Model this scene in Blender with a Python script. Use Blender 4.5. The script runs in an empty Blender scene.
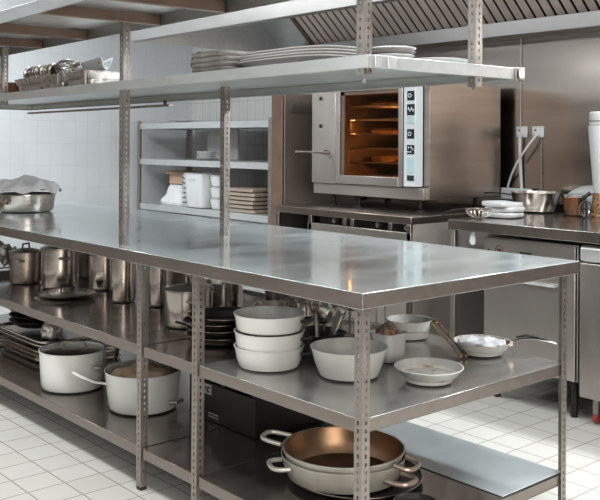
import bpy, bmesh, math, random
from mathutils import Vector, noise, Matrix
random.seed(7)
PI = math.pi
sc = bpy.context.scene
COL = sc.collection

# ------------------------------------------------------------------ materials
def new_mat(name):
    m = bpy.data.materials.new(name); m.use_nodes = True
    nt = m.node_tree
    return m, nt, nt.nodes, nt.links, nt.nodes['Principled BSDF']

def plain(name, col, rough=0.5, metal=0.0, spec=0.5, coat=0.0):
    m, nt, N, L, b = new_mat(name)
    b.inputs['Base Color'].default_value = (*col, 1)
    b.inputs['Roughness'].default_value = rough
    b.inputs['Metallic'].default_value = metal
    b.inputs['Specular IOR Level'].default_value = spec
    b.inputs['Coat Weight'].default_value = coat
    return m

def noisy(name, c1, c2, rough=(0.4, 0.6), scale=(8, 8, 8), metal=0.0, bump=0.0, detail=4, bump_scale=None, spec=0.5, nscale=1.0, ramp=(0.3, 0.7)):
    """colour and roughness wander between two values over stretched noise"""
    m, nt, N, L, b = new_mat(name)
    tc = N.new('ShaderNodeTexCoord'); mp = N.new('ShaderNodeMapping')
    mp.inputs['Scale'].default_value = scale
    L.new(tc.outputs['Object'], mp.inputs['Vector'])
    n = N.new('ShaderNodeTexNoise'); n.inputs['Scale'].default_value = nscale; n.inputs['Detail'].default_value = detail
    L.new(mp.outputs['Vector'], n.inputs['Vector'])
    r = N.new('ShaderNodeValToRGB')
    r.color_ramp.elements[0].position = ramp[0]; r.color_ramp.elements[1].position = ramp[1]
    r.color_ramp.elements[0].color = (*c1, 1); r.color_ramp.elements[1].color = (*c2, 1)
    L.new(n.outputs['Fac'], r.inputs['Fac']); L.new(r.outputs['Color'], b.inputs['Base Color'])
    mr = N.new('ShaderNodeMapRange')
    mr.inputs['From Min'].default_value = 0.3; mr.inputs['From Max'].default_value = 0.7
    mr.inputs['To Min'].default_value = rough[0]; mr.inputs['To Max'].default_value = rough[1]
    L.new(n.outputs['Fac'], mr.inputs['Value']); L.new(mr.outputs['Result'], b.inputs['Roughness'])
    b.inputs['Metallic'].default_value = metal
    b.inputs['Specular IOR Level'].default_value = spec
    if bump:
        n2 = n
        if bump_scale:
            mp2 = N.new('ShaderNodeMapping'); mp2.inputs['Scale'].default_value = bump_scale
            L.new(tc.outputs['Object'], mp2.inputs['Vector'])
            n2 = N.new('ShaderNodeTexNoise'); n2.inputs['Scale'].default_value = 1.0; n2.inputs['Detail'].default_value = 3
            L.new(mp2.outputs['Vector'], n2.inputs['Vector'])
        bp = N.new('ShaderNodeBump'); bp.inputs['Strength'].default_value = bump; bp.inputs['Distance'].default_value = 0.004
        L.new(n2.outputs['Fac'], bp.inputs['Height']); L.new(bp.outputs['Normal'], b.inputs['Normal'])
    return m

def tiles(name, axes, w, h, offs, tile_a, tile_b, grout, gap=0.004, rough=0.2, bump=0.3):
    m, nt, N, L, b = new_mat(name)
    tc = N.new('ShaderNodeTexCoord'); sp = N.new('ShaderNodeSeparateXYZ'); cb = N.new('ShaderNodeCombineXYZ')
    L.new(tc.outputs['Object'], sp.inputs['Vector'])
    for k, ax in enumerate(axes):
        a = N.new('ShaderNodeMath'); a.operation = 'ADD'; a.inputs[1].default_value = offs[k]
        L.new(sp.outputs[ax], a.inputs[0]); L.new(a.outputs[0], cb.inputs[k])
    t = N.new('ShaderNodeTexBrick'); t.offset = 0.0; t.squash = 1.0
    t.inputs['Scale'].default_value = 1.0
    t.inputs['Brick Width'].default_value = w; t.inputs['Row Height'].default_value = h
    t.inputs['Mortar Size'].default_value = gap / 2; t.inputs['Mortar Smooth'].default_value = 0.2
    t.inputs['Color1'].default_value = (*tile_a, 1); t.inputs['Color2'].default_value = (*tile_b, 1)
    t.inputs['Mortar'].default_value = (*grout, 1)
    L.new(cb.outputs[0], t.inputs['Vector'])
    n = N.new('ShaderNodeTexNoise'); n.inputs['Scale'].default_value = 3.0; n.inputs['Detail'].default_value = 5
    L.new(tc.outputs['Object'], n.inputs['Vector'])
    mx = N.new('ShaderNodeMixRGB'); mx.blend_type = 'MULTIPLY'; mx.inputs['Fac'].default_value = 0.18
    L.new(t.outputs['Color'], mx.inputs['Color1']); L.new(n.outputs['Fac'], mx.inputs['Color2'])
    L.new(mx.outputs['Color'], b.inputs['Base Color'])
    mr = N.new('ShaderNodeMapRange'); mr.inputs['To Min'].default_value = rough; mr.inputs['To Max'].default_value = 0.8
    L.new(t.outputs['Fac'], mr.inputs['Value']); L.new(mr.outputs['Result'], b.inputs['Roughness'])
    iv = N.new('ShaderNodeMath'); iv.operation = 'SUBTRACT'; iv.inputs[0].default_value = 1.0
    L.new(t.outputs['Fac'], iv.inputs[1])
    bp = N.new('ShaderNodeBump'); bp.inputs['Strength'].default_value = bump; bp.inputs['Distance'].default_value = 0.002
    L.new(iv.outputs[0], bp.inputs['Height']); L.new(bp.outputs['Normal'], b.inputs['Normal'])
    return m

def emit(name, col, s):
    m, nt, N, L, b = new_mat(name)
    b.inputs['Base Color'].default_value = (*col, 1)
    b.inputs['Emission Color'].default_value = (*col, 1); b.inputs['Emission Strength'].default_value = s
    return m

def pane(name, tint, fres=1.45, rough=0.03):
    m, nt, N, L, b = new_mat(name)
    N.remove(b)
    out = N['Material Output']
    t = N.new('ShaderNodeBsdfTransparent'); t.inputs['Color'].default_value = (*tint, 1)
    g = N.new('ShaderNodeBsdfGlossy'); g.inputs['Roughness'].default_value = rough
    fr = N.new('ShaderNodeFresnel'); fr.inputs['IOR'].default_value = fres
    mx = N.new('ShaderNodeMixShader')
    L.new(fr.outputs[0], mx.inputs[0]); L.new(t.outputs[0], mx.inputs[1]); L.new(g.outputs[0], mx.inputs[2])
    L.new(mx.outputs[0], out.inputs['Surface'])
    return m

M = {}
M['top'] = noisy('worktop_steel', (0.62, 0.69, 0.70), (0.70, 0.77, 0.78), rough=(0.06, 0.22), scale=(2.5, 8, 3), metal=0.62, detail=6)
M['countertop'] = noisy('counter_steel', (0.44, 0.41, 0.385), (0.52, 0.49, 0.465), rough=(0.12, 0.2), scale=(22, 4, 5), metal=0.95)
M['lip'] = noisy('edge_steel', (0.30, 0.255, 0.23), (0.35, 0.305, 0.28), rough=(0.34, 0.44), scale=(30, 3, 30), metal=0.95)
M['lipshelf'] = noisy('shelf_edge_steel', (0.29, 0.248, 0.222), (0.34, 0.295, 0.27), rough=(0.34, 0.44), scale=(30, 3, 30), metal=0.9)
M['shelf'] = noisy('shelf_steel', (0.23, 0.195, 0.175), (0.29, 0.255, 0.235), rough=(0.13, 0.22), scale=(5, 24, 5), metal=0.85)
M['galv'] = noisy('galvanised_steel', (0.34, 0.30, 0.275), (0.42, 0.38, 0.355), rough=(0.36, 0.46), scale=(60, 60, 12), metal=0.9)
M['rackskin'] = noisy('pale_rack_steel', (0.62, 0.64, 0.635), (0.70, 0.72, 0.715), rough=(0.3, 0.4), scale=(30, 8, 30), metal=0.65)
M['cabside'] = noisy('brown_grey_cabinet_steel', (0.27, 0.22, 0.19), (0.34, 0.285, 0.25), rough=(0.35, 0.5), scale=(6, 6, 3), metal=0.4)
M['upperlip'] = noisy('upper_shelf_edge', (0.36, 0.37, 0.365), (0.43, 0.44, 0.435), rough=(0.35, 0.45), scale=(30, 6, 30), metal=0.85)  # edge colour darkened to offset the light falling on it
M['shelflit'] = noisy('lit_shelf_steel', (0.40, 0.385, 0.37), (0.48, 0.465, 0.45), rough=(0.16, 0.26), scale=(5, 20, 5), metal=0.72)  # lighter copy of the shelf steel; light on the near bay painted in
M['standside'] = noisy('stand_steel', (0.46, 0.41, 0.375), (0.53, 0.48, 0.445), rough=(0.35, 0.5), scale=(4, 4, 12), metal=0.6)
M['brownsteel'] = noisy('brown_steel', (0.16, 0.10, 0.075), (0.22, 0.145, 0.11), rough=(0.45, 0.6), scale=(10, 10, 10), metal=0.3)  # dark brown steel for beams, gasket, filter edge and cabinet door
M['brush'] = noisy('brushed_steel', (0.33, 0.285, 0.255), (0.40, 0.355, 0.325), rough=(0.28, 0.36), scale=(2, 2, 20), metal=1)
M['brushv'] = noisy('brushed_steel_panel', (0.52, 0.48, 0.445), (0.59, 0.55, 0.515), rough=(0.32, 0.42), scale=(30, 2, 2), metal=0.92)
M['wallsteel'] = noisy('steel_cladding', (0.37, 0.325, 0.295), (0.43, 0.385, 0.355), rough=(0.16, 0.24), scale=(1, 0.6, 8), metal=1)
M['hood'] = noisy('hood_steel', (0.36, 0.35, 0.34), (0.42, 0.41, 0.40), rough=(0.34, 0.42), scale=(2, 2, 8), metal=1)
M['baffle'] = noisy('baffle_steel', (0.70, 0.60, 0.545), (0.80, 0.70, 0.64), rough=(0.4, 0.5), scale=(6, 6, 6), metal=0.25)
M['pot'] = noisy('pot_steel', (0.60, 0.555, 0.51), (0.70, 0.655, 0.61), rough=(0.18, 0.26), scale=(3, 3, 60), metal=1)
M['potdark'] = noisy('worn_pot_steel', (0.34, 0.29, 0.26), (0.50, 0.44, 0.40), rough=(0.26, 0.42), scale=(20, 20, 20), metal=1)
M['enamel'] = noisy('white_enamel', (0.80, 0.82, 0.80), (0.85, 0.865, 0.845), rough=(0.14, 0.22), scale=(6, 6, 6))
M['enamelin'] = noisy('grey_enamel_inside', (0.40, 0.39, 0.38), (0.62, 0.62, 0.60), rough=(0.3, 0.4), scale=(14, 14, 14))  # mottled grey, darker than the white enamel
M['foodin'] = noisy('browned_enamel', (0.36, 0.20, 0.08), (0.72, 0.70, 0.65), rough=(0.3, 0.45), scale=(24, 24, 60), ramp=(0.36, 0.5))
M['white'] = noisy('white_plastic', (0.74, 0.76, 0.77), (0.80, 0.82, 0.83), rough=(0.35, 0.5), scale=(5, 5, 5))
M['platew'] = plain('white_glaze', (0.80, 0.80, 0.80), 0.25)
M['cloth'] = noisy('white_cloth', (0.74, 0.76, 0.78), (0.84, 0.85, 0.86), rough=(0.8, 0.9), scale=(30, 30, 30), bump=0.2)
M['greywhite'] = noisy('used_white_cloth', (0.50, 0.50, 0.50), (0.68, 0.68, 0.68), rough=(0.8, 0.9), scale=(14, 14, 40), bump=0.3)
M['greycloth'] = noisy('grey_linen', (0.22, 0.21, 0.20), (0.38, 0.365, 0.35), rough=(0.8, 0.95), scale=(20, 20, 90), bump=0.3)
M['dark'] = noisy('black_plastic', (0.012, 0.011, 0.011), (0.022, 0.02, 0.02), rough=(0.35, 0.55), scale=(9, 9, 9))
M['iron'] = noisy('black_iron', (0.018, 0.016, 0.015), (0.035, 0.03, 0.028), rough=(0.35, 0.5), scale=(12, 12, 12), metal=0.4)
M['shade'] = plain('recess_shade', (0.03, 0.025, 0.022), 0.6)  # near-black, puts the shade of recesses into the colour
M['copper'] = noisy('browned_pan_inside', (0.24, 0.135, 0.075), (0.44, 0.28, 0.175), rough=(0.28, 0.4), scale=(9, 9, 16), metal=0.8)
M['panbottom'] = noisy('burnt_pan_bottom', (0.08, 0.05, 0.035), (0.22, 0.14, 0.09), rough=(0.25, 0.4), scale=(14, 14, 14), metal=0.7)
M['panout'] = noisy('pale_pan_steel', (0.68, 0.66, 0.60), (0.78, 0.76, 0.69), rough=(0.3, 0.42), scale=(20, 20, 3), metal=0.45)
M['handlepink'] = noisy('tinned_handle', (0.52, 0.40, 0.34), (0.62, 0.50, 0.43), rough=(0.3, 0.4), scale=(20, 20, 20), metal=0.7)
M['brass'] = noisy('brass_handle', (0.38, 0.27, 0.19), (0.52, 0.40, 0.30), rough=(0.25, 0.35), scale=(20, 20, 20), metal=1)
M['foil'] = noisy('crumpled_foil', (0.34, 0.31, 0.29), (0.74, 0.71, 0.67), rough=(0.25, 0.4), scale=(45, 45, 45), metal=0.9)
M['wire'] = plain('steel_wire', (0.62, 0.58, 0.54), 0.28, 1)
M['card'] = noisy('cardboard', (0.46, 0.33, 0.22), (0.54, 0.40, 0.28), rough=(0.8, 0.9), scale=(8, 8, 30))
M['greyboard'] = noisy('grey_board', (0.42, 0.42, 0.41), (0.55, 0.55, 0.54), rough=(0.4, 0.5), scale=(3, 40, 2))
M['wood'] = noisy('pale_wood', (0.34, 0.27, 0.21), (0.46, 0.38, 0.31), rough=(0.6, 0.7), scale=(30, 3, 30))
M['terra'] = noisy('terracotta', (0.26, 0.10, 0.06), (0.36, 0.16, 0.10), rough=(0.6, 0.7), scale=(25, 25, 25))
M['orange'] = noisy('orange_sauce', (0.66, 0.22, 0.07), (0.74, 0.28, 0.10), rough=(0.3, 0.4), scale=(9, 9, 9))
M['amber'] = noisy('brown_beans', (0.10, 0.045, 0.02), (0.50, 0.30, 0.16), rough=(0.3, 0.4), scale=(90, 90, 90), ramp=(0.4, 0.6))
M['spice'] = noisy('brown_nuts', (0.10, 0.06, 0.035), (0.46, 0.32, 0.22), rough=(0.4, 0.6), scale=(120, 120, 120), bump=0.6, ramp=(0.4, 0.6))
M['panel'] = noisy('control_panel_white', (0.66, 0.71, 0.74), (0.70, 0.75, 0.78), rough=(0.3, 0.4), scale=(5, 5, 5))
M['display'] = plain('display_dark', (0.03, 0.035, 0.04), 0.15)
M['blue'] = plain('display_pale_blue', (0.50, 0.66, 0.72), 0.25)
M['ink'] = plain('printed_black', (0.03, 0.03, 0.03), 0.5)
M['inkred'] = plain('printed_brown_red', (0.22, 0.07, 0.05), 0.5)
M['red'] = plain('red_wheel', (0.35, 0.05, 0.03), 0.4)
M['rubber'] = plain('black_rubber', (0.02, 0.02, 0.02), 0.6)
M['oveninside'] = noisy('oven_cavity', (0.24, 0.14, 0.08), (0.30, 0.18, 0.11), rough=(0.3, 0.45), scale=(6, 6, 6), metal=0.4)
M['food'] = noisy('browned_bakes', (0.24, 0.10, 0.03), (0.45, 0.22, 0.08), rough=(0.5, 0.7), scale=(30, 30, 30))
M['ovenpane'] = pane('tinted_oven_glass', (0.85, 0.72, 0.58), 1.22, .06)
M['sheet'] = noisy('pale_light_patch', (0.46, 0.52, 0.55), (0.56, 0.62, 0.645), rough=(0.3, 0.45), scale=(6, 9, 6), metal=0.35)  # pale colour carries the light on the back of the bottom shelf
M['clear'] = pane('clear_plastic', (0.88, 0.89, 0.89), 1.4, 0.08)
M['lamp'] = emit('oven_lamp', (1.0, 0.55, 0.2), 2.0)
M['fridge'] = noisy('grey_fridge_steel', (0.42, 0.375, 0.345), (0.48, 0.435, 0.405), rough=(0.34, 0.44), scale=(14, 14, 2), metal=0.95)
M['walltile'] = tiles('white_wall_tiles', ('X', 'Z'), 0.115, 0.19, (0.02, 0.03), (0.70, 0.73, 0.765), (0.73, 0.76, 0.79), (0.58, 0.61, 0.64), 0.004, bump=0.15)
M['sidetile'] = tiles('white_side_tiles', ('Y', 'Z'), 0.115, 0.19, (0.02, 0.03), (0.70, 0.69, 0.68), (0.74, 0.73, 0.72), (0.48, 0.47, 0.46), 0.006)
M['floor'] = tiles('white_floor_tiles', ('X', 'Y'), 0.15, 0.15, (0.09, -0.023 + 0.15), (0.66, 0.645, 0.60), (0.71, 0.695, 0.65), (0.30, 0.265, 0.23), 0.0055, rough=0.35)
M['plaster'] = plain('ceiling_paint', (0.72, 0.72, 0.71), 0.8)
M['warmwall'] = noisy('dark_reflection_brown', (0.075, 0.055, 0.045), (0.10, 0.075, 0.06), rough=(0.6, 0.8), scale=(1, 1, 1))
M['paleband'] = plain('pale_upper_wall', (0.70, 0.71, 0.70), 0.8)

# ------------------------------------------------------------------ helpers
class MB:
    def __init__(s): s.bm = bmesh.new()
    def box(s, x0, x1, y0, y1, z0, z1):
        v = [s.bm.verts.new(p) for p in ((x0,y0,z0),(x1,y0,z0),(x1,y1,z0),(x0,y1,z0),(x0,y0,z1),(x1,y0,z1),(x1,y1,z1),(x0,y1,z1))]
        for f in ((0,3,2,1),(4,5,6,7),(0,1,5,4),(1,2,6,5),(2,3,7,6),(3,0,4,7)):
            s.bm.faces.new([v[i] for i in f])
        return s
    def prism(s, pts, axis, a, b):
        """extrude a 2-D outline (in the two other axes) along axis from a to b"""
        def P(p, t):
            if axis == 'x': return (t, p[0], p[1])
            if axis == 'y': return (p[0], t, p[1])
            return (p[0], p[1], t)
        A = [s.bm.verts.new(P(p, a)) for p in pts]; B = [s.bm.verts.new(P(p, b)) for p in pts]
        n = len(pts)
        s.bm.faces.new(A); s.bm.faces.new(B[::-1])
        for i in range(n):
            s.bm.faces.new((A[i], B[i], B[(i+1) % n], A[(i+1) % n]))
        return s
    def lathe(s, prof, c=(0,0,0), seg=40, sx=1.0, sy=1.0, power=2.0):
        rings = []
        for r, z in prof:
            if r < 1e-6:
                rings.append([s.bm.verts.new((c[0], c[1], c[2]+z))])
            else:
                ring = []
                for k in range(seg):
                    a = 2*PI*k/seg; ca, sa = math.cos(a), math.sin(a)
                    if power != 2.0:
                        q = (abs(ca)**power + abs(sa)**power) ** (-1/power); ca, sa = ca*q, sa*q
                    ring.append(s.bm.verts.new((c[0]+r*sx*ca, c[1]+r*sy*sa, c[2]+z)))
                rings.append(ring)
        for A, B in zip(rings, rings[1:]):
            if len(A) == 1 and len(B) == 1: continue
            for k in range(seg):
                k2 = (k+1) % seg
                if len(A) == 1: s.bm.faces.new((A[0], B[k2], B[k]))
                elif len(B) == 1: s.bm.faces.new((A[k], A[k2], B[0]))
                else: s.bm.faces.new((A[k], A[k2], B[k2], B[k]))
        return s
    def tube(s, pts, r, seg=8, closed=False, flat=1.0):
        pts = [Vector(p) for p in pts]; n = len(pts); rings = []
        up = None
        for i, p in enumerate(pts):
            if closed: t = pts[(i+1) % n] - pts[i-1]
            else: t = pts[min(i+1, n-1)] - pts[max(i-1, 0)]
            if t.length < 1e-9: t = Vector((0,0,1))
            t.normalize()
            if up is None:
                up = t.orthogonal().normalized()
                if abs(t.z) < 0.9: up = (Vector((0,0,1)) - t*t.z).normalized()
            else:
                up = up - t*up.dot(t)
                up = up.normalized() if up.length > 1e-6 else t.orthogonal().normalized()
            w = t.cross(up)
            rr = r[i] if isinstance(r, (list, tuple)) else r
            rings.append([s.bm.verts.new(p + up*math.cos(2*PI*k/seg)*rr*flat + w*math.sin(2*PI*k/seg)*rr) for k in range(seg)])
        m = n if closed else n-1
        for i in range(m):
            A, B = rings[i], rings[(i+1) % n]
            for k in range(seg):
                s.bm.faces.new((A[k], B[k], B[(k+1) % seg], A[(k+1) % seg]))
        if not closed:
            s.bm.faces.new(rings[0]); s.bm.faces.new(rings[-1][::-1])
        return s
    def rod(s, a, b, r, seg=10): return s.tube([a, b], r, seg)
    def grid(s, fn, nu, nv):
        V = [[s.bm.verts.new(fn(i/nu, j/nv)) for j in range(nv+1)] for i in range(nu+1)]
        for i in range(nu):
            for j in range(nv):
                s.bm.faces.new((V[i][j], V[i+1][j], V[i+1][j+1], V[i][j+1]))
        return s
    def build(s, name, mat, parent=None, loc=(0,0,0), rot=(0,0,0), smooth=True, bevel=0, solid=0, angle=35, sub=0, kind=None, mats=None):
        bmesh.ops.remove_doubles(s.bm, verts=s.bm.verts, dist=1e-6)
        bmesh.ops.recalc_face_normals(s.bm, faces=s.bm.faces)
        me = bpy.data.meshes.new(name); s.bm.to_mesh(me); s.bm.free()
        me.materials.append(mat)
        o = bpy.data.objects.new(name, me); COL.objects.link(o)
        o.location = loc; o.rotation_euler = rot
        if parent: o.parent = parent
        if smooth:
            for p in me.polygons: p.use_smooth = True
            me.set_sharp_from_angle(angle=math.radians(angle))
        if solid:
            md = o.modifiers.new('solid', 'SOLIDIFY'); md.thickness = solid; md.offset = 0
        if bevel:
            md = o.modifiers.new('bevel', 'BEVEL'); md.width = bevel; md.segments = 2; md.limit_method = 'ANGLE'; md.angle_limit = math.radians(40)
        if sub:
            md = o.modifiers.new('sub', 'SUBSURF'); md.levels = sub; md.render_levels = sub
        if kind: o['kind'] = kind
        return o

def tag(o, label, cat, group=None, kind=None):
    o['label'] = label; o['category'] = cat
    if group: o['group'] = group
    if kind: o['kind'] = kind
    return o
def thing(name, label, cat, loc=(0,0,0), rz=0, group=None, rot=None):
    o = bpy.data.objects.new(name, None); COL.objects.link(o); o.empty_display_size = 0.05
    o.location = loc; o.rotation_euler = rot if rot else (0, 0, rz)
    return tag(o, label, cat, group)
def struct(o): o['kind'] = 'structure'; return o
def dup(root, loc, rz=None, label=None):
    r = root.copy(); COL.objects.link(r); r.location = loc
    if rz is not None: r.rotation_euler = (0, 0, rz)
    if label: r['label'] = label
    for ch in list(root.children):
        c = ch.copy(); COL.objects.link(c); c.parent = r
        for g in list(ch.children):
            d = g.copy(); COL.objects.link(d); d.parent = c
    return r
def panel(mb, x0, x1, y0, y1, zt, lip, t=0.0025, hem=0.012):
    """sheet with four downturned lips and a small return hem"""
    mb.box(x0, x1, y0, y1, zt-t, zt)
    mb.box(x0, x0+t, y0, y1, zt-lip, zt-t); mb.box(x1-t, x1, y0, y1, zt-lip, zt-t)
    mb.box(x0+t, x1-t, y0, y0+t, zt-lip, zt-t); mb.box(x0+t, x1-t, y1-t, y1, zt-lip, zt-t)
    mb.box(x0+t, x0+hem, y0+t, y1-t, zt-lip, zt-lip+t); mb.box(x1-hem, x1-t, y0+t, y1-t, zt-lip, zt-lip+t)
    mb.box(x0+hem, x1-hem, y0+t, y0+hem, zt-lip, zt-lip+t); mb.box(x0+hem, x1-hem, y1-hem, y1-t, zt-lip, zt-lip+t)
    return mb
def angle_post(z0, z1, sx, sy, w=0.030, pitch=0.0232, hw=0.0065, hh=0.0115):
    """slotted angle: outer corner at the origin, flanges running along sx*X and sy*Y, real slots"""
    mb = MB(); bm = mb.bm
    n = int((z1-z0)/pitch)
    zs = [z0]
    off = ((z1-z0)-n*pitch)/2
    rows = []
    for k in range(n):
        c = z0+off+(k+0.5)*pitch
        zs += [c-hh/2, c+hh/2]
    zs.append(z1)
    us = [0, w*0.5-hw/2, w*0.5+hw/2, w]
    for ax in (0, 1):
        V = []
        for z in zs:
            V.append([bm.verts.new((sx*u, 0, z) if ax == 0 else (0, sy*u, z)) for u in us])
        for j in range(len(zs)-1):
            for i in range(3):
                if i == 1 and j % 2 == 1: continue
                bm.faces.new((V[j][i], V[j][i+1], V[j+1][i+1], V[j+1][i]))
    bmesh.ops.remove_doubles(bm, verts=bm.verts, dist=1e-6)
    return mb
def pot_prof(rb, rt, h, t=0.003, rc=0.012, rim=0.003):
    return [(0, 0), (rb-rc, 0), (rb-rc*0.3, rc*0.3), (rb, rc), (rb+(rt-rb)*0.5, h*0.5), (rt, h-rim), (rt+rim, h-rim*0.6), (rt+rim, h), (rt-t*0.3, h),
            (rt-t, h-rim), (rb+(rt-rb)*0.5-t, h*0.5), (rb-t, rc+t), (rb-t-rc*0.6, t*1.4), (0, t)]
def outer_prof(rb, rt, h, rc=0.012, rim=0.003, t=0.003):
    p = pot_prof(rb, rt, h, t, rc, rim); return p[:9]
def inner_prof(rb, rt, h, rc=0.012, rim=0.003, t=0.003):
    p = pot_prof(rb, rt, h, t, rc, rim); return p[8:]
def loop_handle(a, out, width, thick, drop=0.0):
    """U shaped side handle leaving a wall at point a (world-local), pointing along unit vector out"""
    o = Vector(out[:3]); side = Vector((-o.y, o.x, 0)); a = Vector(a)
    L = out[3]
    pts = []
    for k in range(13):
        u = k/12; ang = PI*(u)
        e = math.copysign(abs(math.cos(ang))**0.6, math.cos(ang)); f = abs(math.sin(ang))**0.6
        pts.append(a + side*(e*width/2) + o*(f*L) + Vector((0, 0, drop*f)))
    return MB().tube(pts, thick, 8)

# ------------------------------------------------------------------ room
WX, WY = 4.75, 7.05
struct(MB().box(-1.7, WX+0.1, -2.7, WY+0.1, -0.1, 0).build('floor', M['floor'], smooth=False))
struct(MB().box(-1.7, WX+0.1, WY, WY+0.1, 0, 3.0).build('wall_back', M['walltile'], smooth=False))
struct(MB().box(WX, WX+0.1, -2.7, WY, 0, 3.0).build('wall_right', M['sidetile'], smooth=False))
struct(MB().box(WX-0.008, WX-0.0005, -2.6, 4.86, 0.0, 2.9).build('trim_1', M['wallsteel'], smooth=False))
struct(MB().box(-1.7, 2.2, WY-.02, WY-.001, 0, 2.05).build('dark_reflection_panel', M['warmwall'], smooth=False))  # unseen dark panel added to darken reflections low on the steel wall
struct(MB().box(-1.7, WX+0.1, -2.7, WY+0.1, 3.0, 3.1).build('ceiling', M['plaster'], smooth=False))
struct(MB().box(-1.8, -1.7, -2.7, WY+0.1, 0, 2.0).build('wall_left', M['warmwall'], smooth=False))
struct(MB().box(-1.8, -1.7, -2.7, WY+0.1, 2.0, 3.0).build('wall_left_upper', M['paleband'], smooth=False))
struct(MB().box(-1.7, WX+0.1, -2.8, -2.7, 0, 3.0).build('wall_front', M['warmwall'], smooth=False))

# ------------------------------------------------------------------ worktable
X0, X1, Y0, Y1 = 1.73, 2.815, 1.73, 5.79
T = thing('prep_table', 'long stainless steel worktable with slotted angle legs and two lower shelves', 'table', (X0, Y0, 0))
def tl(x, y, z=0): return (x-X0, y-Y0, z)
def lip_faces(o, m):
    '''the folded edges get their own steel colour, apart from the sheet'''
    o.data.materials.append(m)
    top = max(v.co.z for v in o.data.vertices)
    for p in o.data.polygons:
        if p.center.z < top-.003: p.material_index = 1
    return o
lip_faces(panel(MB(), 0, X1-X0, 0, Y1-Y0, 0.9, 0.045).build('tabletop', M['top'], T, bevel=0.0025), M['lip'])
for y in (1.742, 2.545, 2.915, 4.40):
    sy = 1
    p = angle_post(0.012, 0.897, 1, 1).build('leg', M['galv'], T, loc=tl(1.740 if y > 2 else 1.7415, y), smooth=False, solid=0.0022)
    MB().box(-0.002, 0.028, -0.002, 0.028, 0, 0.014).build('foot', M['rubber'], p, smooth=False, bevel=0.003)
for y in (1.742, 3.62, 5.75):
    p = angle_post(0.012, 0.897, -1, 1 if y < 5 else -1).build('leg', M['galv'], T, loc=tl(2.752, y), smooth=False, solid=0.0022)
    MB().box(-0.028, 0.002, -0.002 if y < 5 else -0.028, 0.028 if y < 5 else 0.002, 0, 0.014).build('foot', M['rubber'], p, smooth=False, bevel=0.003)
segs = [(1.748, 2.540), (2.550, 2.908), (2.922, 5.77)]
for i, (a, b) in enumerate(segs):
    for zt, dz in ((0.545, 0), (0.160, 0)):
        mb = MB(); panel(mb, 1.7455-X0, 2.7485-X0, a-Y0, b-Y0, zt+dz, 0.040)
        lip_faces(mb.build('middle_shelf' if zt > .3 else 'bottom_shelf', M['shelflit' if (i == 0 and zt > .3) else 'shelf'], T, bevel=0.002), M['lipshelf'])

# ------------------------------------------------------------------ overhead rack
OX0, OX1, OY0, OY1 = 1.748, 2.447, 1.735, 5.75
R = thing('overhead_rack', 'overhead steel rack on slotted posts standing on the worktable', 'rack', (OX0, OY0, 0.9), -0.0295)
def rl(x, y, z): return (x-OX0, y-OY0, z-0.9)
mb = MB(); panel(mb, 0, OX1-OX0, 0, OY1-OY0, 1.56-0.9, 0.037, hem=0.02); mb.build('rack_shelf', M['rackskin'], R, bevel=0.002)
mb = MB(); mb.box(2.402-OX0, OX1-OX0+.004, -0.006, 0.0, 1.520-.9, 1.562-.9); e = mb.build('end_cap', M['potdark'], R, bevel=0.006)
MB().lathe([(0, 0), (0.013, 0), (0.0145, -0.003), (0, -0.004)], seg=24, power=3).build('cap_plug', M['white'], e, loc=(2.4255-OX0, -0.008, 1.541-.9), rot=(-PI/2, 0, 0))
for a, b in ((1.775, 1.80), (1.825, 1.86)): MB().box(a-OX0, b-OX0, -0.004, 0, 1.524-.9, 1.560-.9).build('clip_plate', M['rackskin'], R, bevel=0.002)
# uprights: the near pair hangs above, the second pair stands on the table
def upright(x, y, z0, z1, sx, sy, nm='upright'):
    return angle_post(z0-.9, z1-.9, sx, sy).build(nm, M['galv'], R, loc=rl(x, y, .9), smooth=False, solid=0.0022)
upright(1.7505, 1.752, 1.505, 2.9, 1, 1)
upright(2.212, 1.738, 1.49, 2.9, 1, 1)
upright(1.752, 3.155, 0.9, 1.80, 1, 1)
upright(2.262, 3.185, 0.9, 1.60, 1, 1)
upright(1.752, 4.455, 1.5, 1.80, 1, 1)
for (x, y) in ((2.226, 1.755), (1.764, 1.766)):
    MB().lathe([(0, 0), (.006, 0), (.006, .012), (0, .012)], seg=6).build('bolt', M['galv'], R, loc=rl(x, y, 1.482))
# rail under the back lip
MB().box(2.405-OX0, 2.435-OX0, 3.90-OY0, 5.74-OY0, 1.497-.9, 1.509-.9).build('rail', M['galv'], R, bevel=.002)
MB().box(2.416-OX0, 2.424-OX0, 3.95-OY0, 3.97-OY0, 1.505-.9, 1.530-.9).build('rail_hanger', M['brownsteel'], R)
# upper shelf with brown cross beams
ux0, ux1 = 1.355, 1.87
mb = MB(); panel(mb, ux0-OX0, ux1-OX0, 0, 5.7-OY0, 1.83-.9, 0.05, hem=.004); lip_faces(mb.build('upper_shelf', M['rackskin'], R, bevel=.002), M['upperlip'])
for y in (1.76, 2.20, 2.60, 3.06, 3.72, 4.22, 4.75, 5.25):
    MB().box(ux0-OX0+.005, ux1-OX0-.005, y-OY0, y+.028-OY0, 1.782-.9, 1.824-.9).build('cross_beam', M['brownsteel'], R, bevel=.002)
mb = MB().box(1.40-OX0, 2.30-OX0, 0.005, 0.035, 1.86-.9, 1.90-.9); mb.build('tie_bar', M['galv'], R)

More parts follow.
